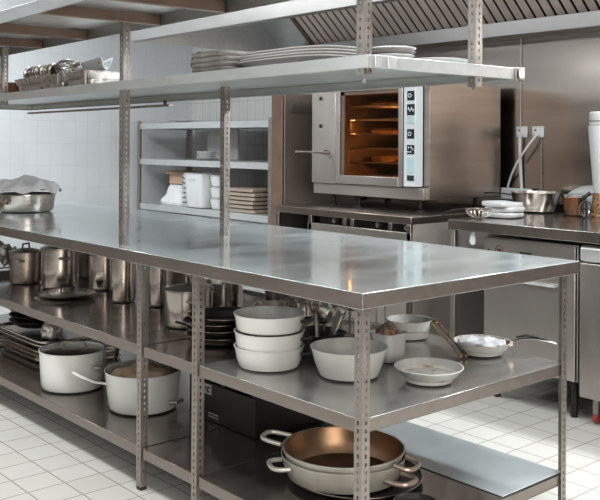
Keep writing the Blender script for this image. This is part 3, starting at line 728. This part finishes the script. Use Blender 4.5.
for k in range(4):
    pos = (1.93+.004*(k % 2), 2.235-.004*k, sz+k*.0092)
    if tr is None:
        mb = MB().lathe([(0, 0), (.80, 0), (.95, .018), (1.0, .021), (1.0, .025), (.94, .023), (.79, .005), (0, .005)], seg=72, sx=.15, sy=.25, power=3.2)
        tr = tag(mb.build('serving_tray', M['platew'], loc=pos), 'x', 'tray', g); t0 = tr
    else:
        t0 = tr.copy(); COL.objects.link(t0); t0.location = pos
    t0['label'] = ['lowest', 'second lowest', 'second from the top', 'topmost'][k] + ' long white serving tray in the stack beside the near post'
g = 'plates right of the near rack post'
for k in range(3):
    mb = MB().lathe([(0, 0), (.045, 0), (.07, .010), (.073, .013), (.07, .015), (.045, .005), (0, .005)], seg=48)
    tag(mb.build('serving_plate', M['platew'] if k != 1 else M['greycloth'], loc=(2.03+.004*k, 1.915, sz+.012+k*.012)), ['lowest white plate just right of the near rack post', 'grey plate in the middle of the small plate stack', 'topmost white plate just right of the near rack post'][k], 'plate', g)
tag(MB().lathe([(0, 0), (.07, 0), (.10, .014), (.105, .022), (.10, .023), (.07, .006), (0, .006)], seg=48).build('shallow_dish', M['platew'], loc=(2.215, 1.89, sz)), 'flat white dish at the right end of the overhead rack', 'dish')

for o in list(COL.objects):
    if o.parent is None and 1.55 < o.location.z < 1.75 and o.location.x < 2.6 and o.location.y > 1.5:
        o.location.x += .0295*(o.location.y-OY0); o.rotation_euler.z -= .0295
# ------------------------------------------------------------------ middle shelf
mz = .5465
# three white pots nested
g = 'three white enamel pots stacked'
hs = [.073, .058, .058]
for k in range(3):
    z = mz + (0, .066, .126)[k]
    lab = ['bottom', 'middle', 'top'][k] + ' white enamel pot of the stack of three on the middle shelf'
    rb, rt = ((.108, .119), (.112, .119), (.112, .120))[k]
    p = pot_thing('enamel_pot', lab, (1.922, 2.375, z), rb, rt, hs[k]+.0, M['enamel'], M['enamelin'], 'pot', rc=.018 if k == 0 else .008, rim=.003, group=g)
    MB().tube([(.05, -.108, hs[k]-.022), (.075, -.13, hs[k]-.018), (.095, -.12, hs[k]-.018), (.10, -.075, hs[k]-.022)], .006, 8).build('handle', M['iron'], p)
pot_thing('enamel_pot', 'single white enamel pot behind the near corner post on the middle shelf', (2.046, 2.109, mz), .103, .126, .097, M['enamel'], M['enamelin'], 'pot', rc=.02, rim=.003)
p = pot_thing('shallow_bowl', 'shallow white bowl with browned bottom near the shelf edge', (2.192, 1.890, mz), .080, .109, .050, M['enamel'], M['enamelin'], 'bowl', rc=.018, rim=.003)
MB().lathe([(0, .002), (.060, .002), (.085, .006), (.094, .016), (.092, .0175), (.083, .008), (.060, .0045), (0, .0045)], seg=48).build('food_crust', M['foodin'], p, loc=(0, 0, .0125))
# frying pan with paper
p = pot_thing('frying_pan', 'white frying pan with a black topped steel handle on the middle shelf', (2.630, 2.015, mz), .080, .102, .048, M['enamel'], M['foodin'], 'pan', rc=.02, rim=.003)
dv = Vector((.70, -.62, 0)).normalized()
def hp(t, z, s=0): return (dv.x*t - dv.y*s, dv.y*t + dv.x*s, z)
h_ = MB().tube([hp(.098, .040), hp(.13, .054), hp(.18, .058), hp(.24, .048), hp(.268, .040)], [.006, .008, .011, .012, .012], 8, flat=.35).build('handle', M['galv'], p)
MB().tube([hp(.125, .062), hp(.16, .068), hp(.20, .064), hp(.245, .052)], [.006, .009, .010, .008], 8, flat=.5).build('black_grip', M['dark'], h_)
MB().box(.097, .112, -.008, .008, .030, .050).build('bracket', M['brass'], h_, rot=(0, 0, math.atan2(dv.y, dv.x)))
mb = MB().grid(lambda u, v: ((v*.086)*math.cos(2*PI*u), (v*.086)*math.sin(2*PI*u), .036+.012*noise.noise(Vector((v*3*math.cos(2*PI*u), v*3*math.sin(2*PI*u), 2)))+.006*(1-v)), 48, 10)
tag(mb.build('paper_sheet', M['cloth'], loc=(2.630, 2.015, mz+.008), solid=.002, angle=180), 'crumpled white paper filling the frying pan with the black handle', 'paper')
# saucepan with brass handle
p = pot_thing('saucepan', 'white saucepan with a long brass handle towards the front of shelf', (2.632, 2.375, mz), .078, .088, .072, M['enamel'], M['enamelin'], 'saucepan', rc=.014, rim=.003)
for k, s in enumerate((-.010, .010)):
    MB().tube([(.060+s*.5, -.064-s*.2, .062), (.050+s, -.10-s*.38, .060), (-.03+s, -.23-s*.38, .036), (-.118+s, -.37-s*.38, .012)], [.006, .0065, .006, .006], 8).build('handle_bar', M['brass'], p)
MB().lathe([(0, 0), (.016, 0), (.016, .03), (0, .032)], seg=16).build('handle_boss', M['brass'], p, loc=(.052, -.064, .062), rot=(PI/2, 0, .5))
MB().box(-.058, .05, -.0015, 0, .034, .037).build('printed_line', M['brass'], p, loc=(-.045, -.074, 0), rot=(0, 0, -.5))
# white tub of nuts
p = pot_thing('square_tub', 'white square tub heaped with brown nuts behind the corner post', (2.300, 2.172, mz), .046, .052, .10, M['white'], M['white'], 'tub', rc=.006, power=5)
mb = MB().grid(lambda u, v: ((v*.046)*math.cos(2*PI*u), (v*.046)*math.sin(2*PI*u), .085+.045*(1-v*v)+.012*noise.noise(Vector((v*9*math.cos(2*PI*u), v*9*math.sin(2*PI*u), 2)))), 48, 14)
tag(mb.build('brown_nuts', M['spice'], loc=(2.300, 2.172, mz), angle=180), 'heap of brown nuts in the white square tub', 'nuts', kind='stuff')
# wire basket further back
p = thing('wire_basket', 'pale wire basket behind the white square tub', 'basket', (2.56, 2.66, mz), .2)
for z in (.004, .10, .20):
    MB().tube([(.10, .14, z), (-.10, .14, z), (-.10, -.14, z), (.10, -.14, z)], .0035, 6, closed=True).build('hoop', M['wire'], p)
for k in range(7):
    for s in (-1, 1): MB().rod((s*.10, -.13+k*.043, .004), (s*.10, -.13+k*.043, .20), .0028, 6).build('upright_wire', M['wire'], p)
# utensil bin: ladles, skimmers in a dark bin
p = pot_thing('utensil_bin', 'black bin crammed with ladles and whisks behind the white pots', (2.225, 2.460, mz), .075, .085, .065, M['dark'], M['dark'], 'bin', rc=.01, power=4)
kinds = ['ladle', 'skimmer', 'ladle', 'whisk', 'spoon', 'skimmer', 'spatula', 'ladle']
labs = ['steel ladle leaning left in the black utensil bin', 'wire skimmer leaning towards the front of the utensil bin', 'steel ladle upright in the middle of the utensil bin', 'wire whisk standing in the black utensil bin',
        'long steel spoon leaning right in the utensil bin', 'wire skimmer leaning right in the utensil bin', 'brown flat spatula at the right of the utensil bin', 'steel ladle at the back of the utensil bin']
for k, kd in enumerate(kinds):
    a = k*2.399; r0 = .045
    bx_, by_ = 2.225+r0*math.cos(a), 2.460+r0*math.sin(a)
    dx, dy = .055*math.cos(a), .055*math.sin(a); hh = .105+.018*(k % 3)
    u = thing(kd, labs[k], kd, (bx_, by_, mz+.008), 0, 'utensils in the black bin')
    tip = Vector((dx, dy, hh))
    MB().tube([(0, 0, 0), tip*.5, tip], [.005, .006, .005], 8, flat=.6).build('handle', M['wood'] if kd == 'spatula' else M['wire'], u)
    if kd == 'ladle':
        MB().lathe([(0, -.036), (.026, -.029), (.041, -.010), (.043, 0), (.040, 0), (.024, -.024), (0, -.031)], seg=24).build('bowl', M['pot'], u, loc=tip+Vector((0, 0, .02)), rot=(.9+.5*k, .4*k, 0))
    elif kd == 'skimmer':
        MB().tube([Vector((.03*math.cos(q*PI/8), .012*math.sin(q*PI/8), .03*math.sin(q*PI/8)+.03))+tip for q in range(16)], .003, 6, closed=True).build('hoop', M['wire'], u)
        mm = MB()
        for q in range(5): mm.rod(Vector((-.03+.015*q, 0, .006))+tip, Vector((-.03+.015*q, 0, .054))+tip, .002, 5); mm.rod(Vector((-.028, 0, .006+.012*q))+tip, Vector((.028, 0, .006+.012*q))+tip, .002, 5)
        mm.build('mesh_wires', M['wire'], u)
    elif kd == 'whisk':
        for q in range(6):
            aa = q*PI/6
            MB().tube([tip+Vector((.03*math.cos(aa)*math.sin(2*PI*t/20), .03*math.sin(aa)*math.sin(2*PI*t/20), .04*(1-math.cos(2*PI*t/20)))) for t in range(21)], .0022, 5).build('whisk_wire', M['wire'], u)
    elif kd == 'spoon':
        MB().lathe([(0, -.01), (.02, -.006), (.028, 0), (.02, -.002), (0, -.006)], seg=20, sx=.8, sy=1.3).build('bowl', M['pot'], u, loc=tip+Vector((0, 0, .02)), rot=(1.2, .3, 0))
    else:
        MB().box(-.022, .022, -.003, .003, 0, .06).build('blade', M['wood'], u, loc=tip, bevel=.002, rot=(0, .2, .8))

# stock pots
def stockpot(label, loc, r, h, m='pot', handles=1, lid=False, rz=0.0, group='steel stock pots on the middle shelf', name='stock_pot'):
    p = pot_thing(name, label, loc, r*.97, r, h, M[m], M[m], 'pot', rc=.012, rim=.004, rz=rz, group=group)
    if handles:
        for s in (-1, 1):
            hmb = loop_handle((s*r*.985*math.cos(.2), s*r*.985*math.sin(.2), h*.78), (s, 0.0, 0, r*.32), r*.55, .0055)
            hmb.build('handle', M['galv'], p)
    if lid:
        l_ = MB().lathe([(0, .018), (.5*r, .014), (.96*r, .003), (1.03*r, 0), (1.03*r, .004), (.95*r, .008), (.5*r, .019), (0, .023)], seg=48).build('lid', M[m], p, loc=(0, 0, h+.001))
        MB().tube([(-.035, 0, .02), (-.03, 0, .045), (.03, 0, .045), (.035, 0, .02)], .005, 8).build('lid_handle', M['iron'], l_)
    return p
stockpot('shiny steel stock pot just right of the second visible front leg', (2.092, 3.125, mz), .103, .150, lid=True, rz=1.0)
stockpot('steel pot behind the third front leg with a black handled lid', (2.36, 3.27, mz), .092, .140, m='pot', rz=.4)
stockpot('tall narrow steel pot left of the second front leg', (2.161, 3.794, mz), .062, .26, handles=0)
stockpot('tall slim steel pot just right of the second front leg at the back', (2.232, 3.580, mz), .052, .25, handles=0)
stockpot('brown tinted steel pot at the far left of the middle shelf', (2.038, 4.625, mz), .085, .165, m='potdark', rz=.6, lid=True)
stockpot('wide shiny steel pot right of the brown tinted pot', (2.113, 4.375, mz), .094, .205, rz=1.2, lid=True)
stockpot('steel pot standing behind the flat lids on the middle shelf', (2.270, 4.17, mz), .080, .24, rz=.2)
stockpot('large dark steel pot at the back behind the shiny pots', (2.50, 4.62, mz), .15, .25, m='potdark', rz=.7)
stockpot('wide worn steel pot at the back of the middle shelf behind the slim pots', (2.56, 3.95, mz), .14, .26, m='potdark', rz=.3)
stockpot('deep worn steel pot at the back behind the black handled lid', (2.60, 3.05, mz), .125, .24, m='potdark', rz=.9)
# flat lids in front
g = 'flat pan lids lying on the middle shelf'
for k in range(2):
    l = thing('pan_lid', ['lower flat steel lid in front of the shiny pots', 'upper flat steel lid in front of the shiny pots'][k], 'lid', (1.985+.01*k, 4.06-.015*k, mz+.022*k), .3*k, g)
    MB().lathe([(0, .008), (.06, .007), (.125, .002), (.135, 0), (.137, .004), (.125, .007), (.06, .014), (0, .016)], seg=48).build('lid_disc', M['pot'], l)
    if k: MB().tube([(-.04, 0, .012), (-.035, 0, .035), (.035, 0, .035), (.04, 0, .012)], .005, 8).build('lid_handle', M['iron'], l)
# frying pans stacked by the third leg
g = 'steel frying pans stacked by the third front leg'
for k in range(4):
    p = pot_thing('frying_pan', ['lowest', 'second lowest', 'second from the top', 'topmost'][k]+' dark frying pan in the stack left of the three white pots', (2.01+.008*(k % 2), 2.775+.01*(k % 3), mz+.004+k*.024), .105, .135, .034, M['potdark'], M['iron'], 'pan', rc=.02, rim=.003, group=g)
    a = (-1.35, -.70, -.55, -1.2)[k]
    d_ = Vector((math.cos(a), math.sin(a), 0))*1.0
    if k in (1, 2):
        MB().tube([d_*.13+Vector((0, 0, .03)), d_*.17+Vector((0, 0, .04)), d_*.24+Vector((0, 0, .046))], [.007, .008, .009], 8, flat=.5).build('handle', M['galv'], p)
    else:
        a2 = (1.9, 0, 0, 3.6)[k]; d_ = Vector((math.cos(a2), math.sin(a2), 0))
        MB().tube([d_*.13+Vector((0, 0, .03)), d_*.17+Vector((0, 0, .045)), d_*.22+Vector((0, 0, .05))], [.007, .008, .009], 8, flat=.5).build('handle', M['iron'], p)
p = pot_thing('small_saucepan', 'small steel saucepan with black handle behind the three white pots', (2.30, 2.80, mz), .078, .085, .11, M['pot'], M['potdark'], 'saucepan', rc=.012)
MB().tube([(-.01, -.083, .092), (-.02, -.11, .115), (-.05, -.15, .122), (-.10, -.155, .118)], [.008, .009, .010, .010], 8, flat=.6).build('handle', M['iron'], p)
# far-left jumble
p = thing('wire_tray', 'wire tray of crumpled foil at the far left of the middle shelf', 'tray', (2.02, 4.92, mz))
mb = MB()
for k in range(9): mb.rod((-.14, -.16+k*.04, .004), (.14, -.16+k*.04, .004), .003, 6)
mb.tube([(-.14, -.16, .07), (.14, -.16, .07), (.14, .16, .07), (-.14, .16, .07)], .004, 6, closed=True)
for (x, y) in ((-.14, -.16), (.14, -.16), (.14, .16), (-.14, .16), (-.14, 0), (0, -.16)): mb.rod((x, y, .004), (x, y, .07), .003, 6)
mb.build('wire_frame', M['wire'], p)
mb = MB().grid(lambda u, v: (-.12+.24*u, -.14+.28*v, .05+.10*math.sin(PI*u)*math.sin(PI*v)+.05*noise.noise(Vector((u*7, v*9, 4)))), 30, 34)
tag(mb.build('foil_heap', M['foil'], loc=(2.02, 4.92, mz+.035), solid=.002), 'heap of crumpled foil in the wire tray at far left', 'foil')

# ------------------------------------------------------------------ bottom shelf
bz = .1615
p = pot_thing('enamel_stock_pot', 'white enamel stock pot with a steel lid at left on the bottom shelf', (1.935, 3.858, bz), .146, .155, .180, M['enamel'], M['enamelin'], 'pot', rc=.022, rim=.003)
l = MB().lathe([(0, .012), (.08, .010), (.13, .003), (.147, 0), (.147, .003), (.13, .007), (.08, .014), (0, .016)], seg=48).build('lid', M['pot'], p, loc=(0, 0, .176))
MB().tube([(-.05, .03, .012), (-.04, .02, .035), (.04, -.03, .035), (.05, -.04, .012)], .005, 8).build('lid_handle', M['galv'], l)
loop_handle((-.06, .142, .115), (-.35, .93, 0, .045), .09, .007).build('handle', M['galv'], p)
loop_handle((.06, -.142, .115), (.35, -.93, 0, .045), .09, .007).build('handle', M['galv'], p)
p = pot_thing('enamel_casserole', 'white enamel pot with long pale handle in the middle of the bottom shelf', (2.017, 3.362, bz), .148, .163, .168, M['enamel'], M['enamelin'], 'pot', rc=.022, rim=.004)
MB().tube([(-.13, .085, .105), (-.17, .12, .112), (-.20, .17, .128), (-.215, .225, .14)], [.010, .010, .012, .012], 10, flat=.5).build('handle', M['enamel'], p)
MB().tube([(-.02, .155, .12), (-.03, .19, .18), (-.02, .185, .225)], [.007, .01, .012], 8, flat=.5).build('rear_handle', M['iron'], p)
MB().tube([(.07, -.145, .05), (.09, -.17, .05), (.05, -.185, .05), (.03, -.165, .05)], .008, 8).build('handle', M['galv'], p)
mb = MB().grid(lambda u, v: ((v*.15)*math.cos(2*PI*u), (v*.15)*math.sin(2*PI*u), .135+.05*(1-v)+.035*noise.noise(Vector((v*3*math.cos(2*PI*u), v*3*math.sin(2*PI*u), 7)))), 48, 14)
tag(mb.build('brown_paper', M['card'], loc=(2.017, 3.362, bz), solid=.002, angle=180), 'crumpled brown paper stuffed in the white pot with the pale handle', 'paper')
# sheet trays stacked at left
g = 'sheet pans stacked at the left of the bottom shelf'
tr = None
for k in range(6):
    pos = (2.17+.006*((k*2) % 3), 4.50+.02*((k*5) % 3), bz+k*.024)
    if tr is None:
        mb = MB().lathe(pot_prof(.93, 1.0, .02, .008, .008, .012), seg=64, sx=.235, sy=.31, power=9)
        tr = tag(mb.build('sheet_pan', M['pot'], loc=pos), 'x', 'sheet pan', g); t0 = tr
    else:
        t0 = tr.copy(); COL.objects.link(t0); t0.location = pos
    t0['label'] = ['lowest', 'second lowest', 'third from the bottom', 'third from the top', 'second from the top', 'topmost'][k]+' steel sheet pan of the stack at left on the bottom shelf'
g = 'black pans stacked on the sheet pans'
for k in range(3):
    p = pot_thing('black_pan', ['lowest', 'middle', 'topmost'][k]+' black iron pan stacked on the sheet pans at left', (2.10, 4.60, bz+.150+k*.030), .12, .15, .038, M['iron'], M['iron'], 'pan', rc=.02, group=g)
    MB().tube([(.02, -.145, .03), (.03, -.19, .04), (.035, -.22, .042)], [.007, .008, .009], 8, flat=.5).build('handle', M['iron'], p)
mb = MB().lathe([(0, 0), (.9, .0), (1, .3), (.95, .7), (.5, 1), (0, 1.02)], seg=40, sx=.055, sy=.06)
for v in mb.bm.verts:
    v.co.z *= .085
    v.co += Vector((noise.noise(v.co*38), noise.noise(v.co*38+Vector((7, 0, 0))), noise.noise(v.co*38+Vector((0, 7, 0)))*.5+.0))*.010
    v.co.z = max(v.co.z, 0)
tag(mb.build('foil_ball', M['foil'], loc=(2.03, 4.285, bz+.146)), 'crumpled foil bundle at the near end of the sheet pans', 'foil')
# black crate
cr = thing('black_crate', 'black plastic crate with a printed label under the third front leg', 'crate', (2.13, 2.71, bz))
cx_, cy_ = .42, .46
mb = MB().box(0, cx_, 0, cy_, 0, .006)
for (a, b, c_, d_) in ((0, .008, 0, cy_), (cx_-.008, cx_, 0, cy_), (.008, cx_-.008, 0, .008), (.008, cx_-.008, cy_-.008, cy_)):
    mb.box(a, b, c_, d_, .006, .155); mb.box(a, b, c_, d_, .185, .225)
for (x, y) in ((0, 0), (cx_-.03, 0), (0, cy_-.03), (cx_-.03, cy_-.03), (0, cy_/2-.02)): mb.box(x, x+.03, y, y+.03, .155, .185)
mb.box(-.012, cx_+.012, -.012, 0, .205, .228).box(-.012, cx_+.012, cy_, cy_+.012, .205, .228).box(-.012, 0, 0, cy_, .205, .228).box(cx_, cx_+.012, 0, cy_, .205, .228)
mb.build('crate_body', M['dark'], cr, bevel=.003)
lb = MB().box(-.0025, -.0005, .298, .362, .108, .148).build('printed_label', M['enamelin'], cr, smooth=False)
for k, (a, b, c_, d_) in enumerate(((.306, .316, .115, .123), (.32, .33, .113, .139), (.306, .32, .131, .140), (.335, .342, .123, .141), (.344, .356, .115, .125), (.346, .356, .133, .140))):
    MB().box(-.0032, -.0025, a, b, c_, d_).build('label_mark', M['ink'], lb, smooth=False)
for c_, d_ in ((.030, .034), (.018, .021)): MB().box(-.001, 0, .25, .32, c_, d_).build('moulded_mark', M['enamelin'], cr, smooth=False)
tag(MB().lathe([(0, 0), (.8, 0), (1, .2), (.98, .7), (.7, 1), (0, 1.05)], seg=32, sx=.17, sy=.17).build('black_sack', M['dark'], loc=(2.33, 2.96, bz+.012)), 'x', 'sack')
bs = bpy.data.objects['black_sack']; bs['label'] = 'black sack slumped in the black plastic crate'
for v in bs.data.vertices:
    v.co.z = v.co.z*.27; v.co += Vector((noise.noise(v.co*9), noise.noise(v.co*9+Vector((4, 0, 0))), noise.noise(v.co*9+Vector((0, 4, 0))) if v.co.z > .02 else 0))*.018

tag(MB().box(2.40, 2.744, 1.752, 2.53, .1615, .1645).build('light_patch_sheet', M['sheet'], bevel=.001), 'added pale blue grey sheet standing in for light along the back of the bottom shelf', 'sheet')  # sheet added in place of a lit strip; the light is in its colour
# big pans on a black lid
bl = thing('pan_lid', 'large black pan lid lying under the big brown pans', 'lid', (2.15, 2.175, bz+.0035))
MB().lathe([(0, 0), (.20, 0), (.215, .003), (.226, .014), (.223, .017), (.21, .010), (.19, .008), (0, .008)], seg=64).build('lid_disc', M['iron'], bl)
MB().tube([(.2245*math.cos(a*PI/32), .2245*math.sin(a*PI/32), .0165) for a in range(64)], .0022, 6, closed=True).build('worn_rim', M['potdark'], bl)
spz = bz+.014
outer = pot_thing('saute_pan', 'wide pale steel pan on the black lid holding the brown pan', (2.115, 2.205, spz), .198, .213, .078, M['panout'], M['panbottom'], 'pan', rc=.02, rim=.002)
inner = pot_thing('saute_pan', 'wide brown inside pan nested in the pale steel pan', (2.115, 2.205, spz+.006), .190, .207, .092, M['panout'], M['copper'], 'pan', rc=.02, rim=.005)
MB().lathe([(0, 0), (.165, 0), (.168, .0015), (0, .002)], seg=56).build('burnt_base', M['panbottom'], inner, loc=(0, 0, .007))
# side direction in the picture is across the view
sd = Vector((-.756, .655, 0))
def across(o, a, L, w, th, z, drop, rad, mat, nm='handle'):
    d_ = Matrix.Rotation(a, 3, 'Z') @ sd
    loop_handle(d_*rad + Vector((0, 0, z)), (d_.x, d_.y, 0, L), w, th, drop).build(nm, mat, o)
across(inner, -.36, .085, .10, .008, .086, .010, .210, M['panout'])
across(inner, 2.62, .06, .10, .008, .080, -.012, .210, M['handlepink'])
across(outer, .30, .055, .10, .008, .055, .002, .206, M['panout'])
across(outer, 2.45, .075, .09, .009, .040, .0, .205, M['handlepink'])
dp = pot_thing('dark_skillet', 'dark skillet at the near edge of the bottom shelf right of the pans', (2.10, 1.86, bz), .055, .07, .03, M['potdark'], M['iron'], 'pan', rc=.012, rim=.002)
MB().tube([(-.04, -.056, .024), (-.06, -.078, .026), (-.075, -.092, .026)], [.005, .006, .006], 8, flat=.5).build('handle', M['iron'], dp)

# ------------------------------------------------------------------ light
def area(name, loc, sx, sy, power, col, rot=(0, 0, 0)):
    l = bpy.data.lights.new(name, 'AREA'); l.shape = 'RECTANGLE'; l.size = sx; l.size_y = sy; l.energy = power; l.color = col
    o = bpy.data.objects.new(name, l); COL.objects.link(o); o.location = loc; o.rotation_euler = rot
    return o
COOL = (0.94, 0.98, 1.0); WARM = (1.0, 0.93, 0.86)
area('ceiling_light', (0.9, 0.8, 2.95), .5, 1.6, 55, COOL)
area('ceiling_light', (1.0, 3.6, 2.95), .5, 1.6, 60, COOL)
area('ceiling_light', (1.6, 5.7, 2.95), 1.8, .5, 95, COOL)
area('ceiling_light', (3.02, 1.2, 2.95), .35, 2.2, 60, COOL)
area('ceiling_light', (2.5, 3.0, 2.95), .4, 1.6, 35, COOL)
area('hood_or_fill_light', (4.15, 1.2, 2.30), .15, 2.2, 80, COOL, (0, math.radians(40), 0))
area('hood_or_fill_light', (3.30, 3.2, 2.32), .10, 3.8, 9, COOL, (0, math.radians(-80), 0))  # strip added behind the front lip to brighten the filters
area('fill_light', (-0.2, -2.6, 1.7), 2.6, 1.6, 125, (1.0, 0.93, 0.85), (PI/2, 0, 0))  # added front fill for the pots; no window built here
area('fill_light', (-1.65, 3.3, 2.4), .6, 7.2, 36, COOL, (0, -PI/2, 0))  # added side fill, stretched to reflect as a pale band on the steel wall
pl_ = bpy.data.lights.new('oven_bulb', 'POINT'); pl_.energy = 3.5; pl_.color = (1.0, .56, .22); pl_.shadow_soft_size = .012
po = bpy.data.objects.new('oven_bulb', pl_); COL.objects.link(po); po.location = (OV[0]+.10, OV[1]+.712, OV[2]+.52)
pl2 = pl_.copy(); pl_.energy = 0.4; pl2.energy = 6; po2 = bpy.data.objects.new('oven_bulb', pl2); COL.objects.link(po2); po2.location = (OV[0]+.10, OV[1]+.170, OV[2]+.36)

w_ = bpy.data.worlds.new('world'); sc.world = w_; w_.use_nodes = True
w_.node_tree.nodes['Background'].inputs[0].default_value = (.9, .85, .8, 1); w_.node_tree.nodes['Background'].inputs[1].default_value = .1

# ------------------------------------------------------------------ camera
cd = bpy.data.cameras.new('camera'); cam = bpy.data.objects.new('camera', cd); COL.objects.link(cam)
cd.sensor_fit = 'HORIZONTAL'; cd.sensor_width = 36; cd.lens = 888/600*36
cd.shift_x = 0; cd.shift_y = (143-250)/600
cam.location = (0, 0, 1.313)
yaw = math.radians(-40.9)
fwdv = Vector((math.sin(math.radians(40.9)), math.cos(math.radians(40.9)), 0))
cam.matrix_world = Matrix.Translation((0, 0, 1.313)) @ Matrix.Rotation(-0.0055, 4, fwdv) @ Matrix.Rotation(yaw, 4, 'Z') @ Matrix.Rotation(PI/2, 4, 'X')
cd.clip_start = .05
sc.camera = cam
sc.view_settings.view_transform = 'Standard'; sc.view_settings.look = 'None'
sc.view_settings.exposure = -0.15; sc.view_settings.gamma = 1.0; sc.view_settings.use_curve_mapping = False
sc.cycles.max_bounces = 10; sc.cycles.diffuse_bounces = 5; sc.cycles.glossy_bounces = 5; sc.cycles.transparent_max_bounces = 12
sc.cycles.use_denoising = True
sc.cycles.caustics_reflective = False
sc.cycles.sample_clamp_indirect = 4.0
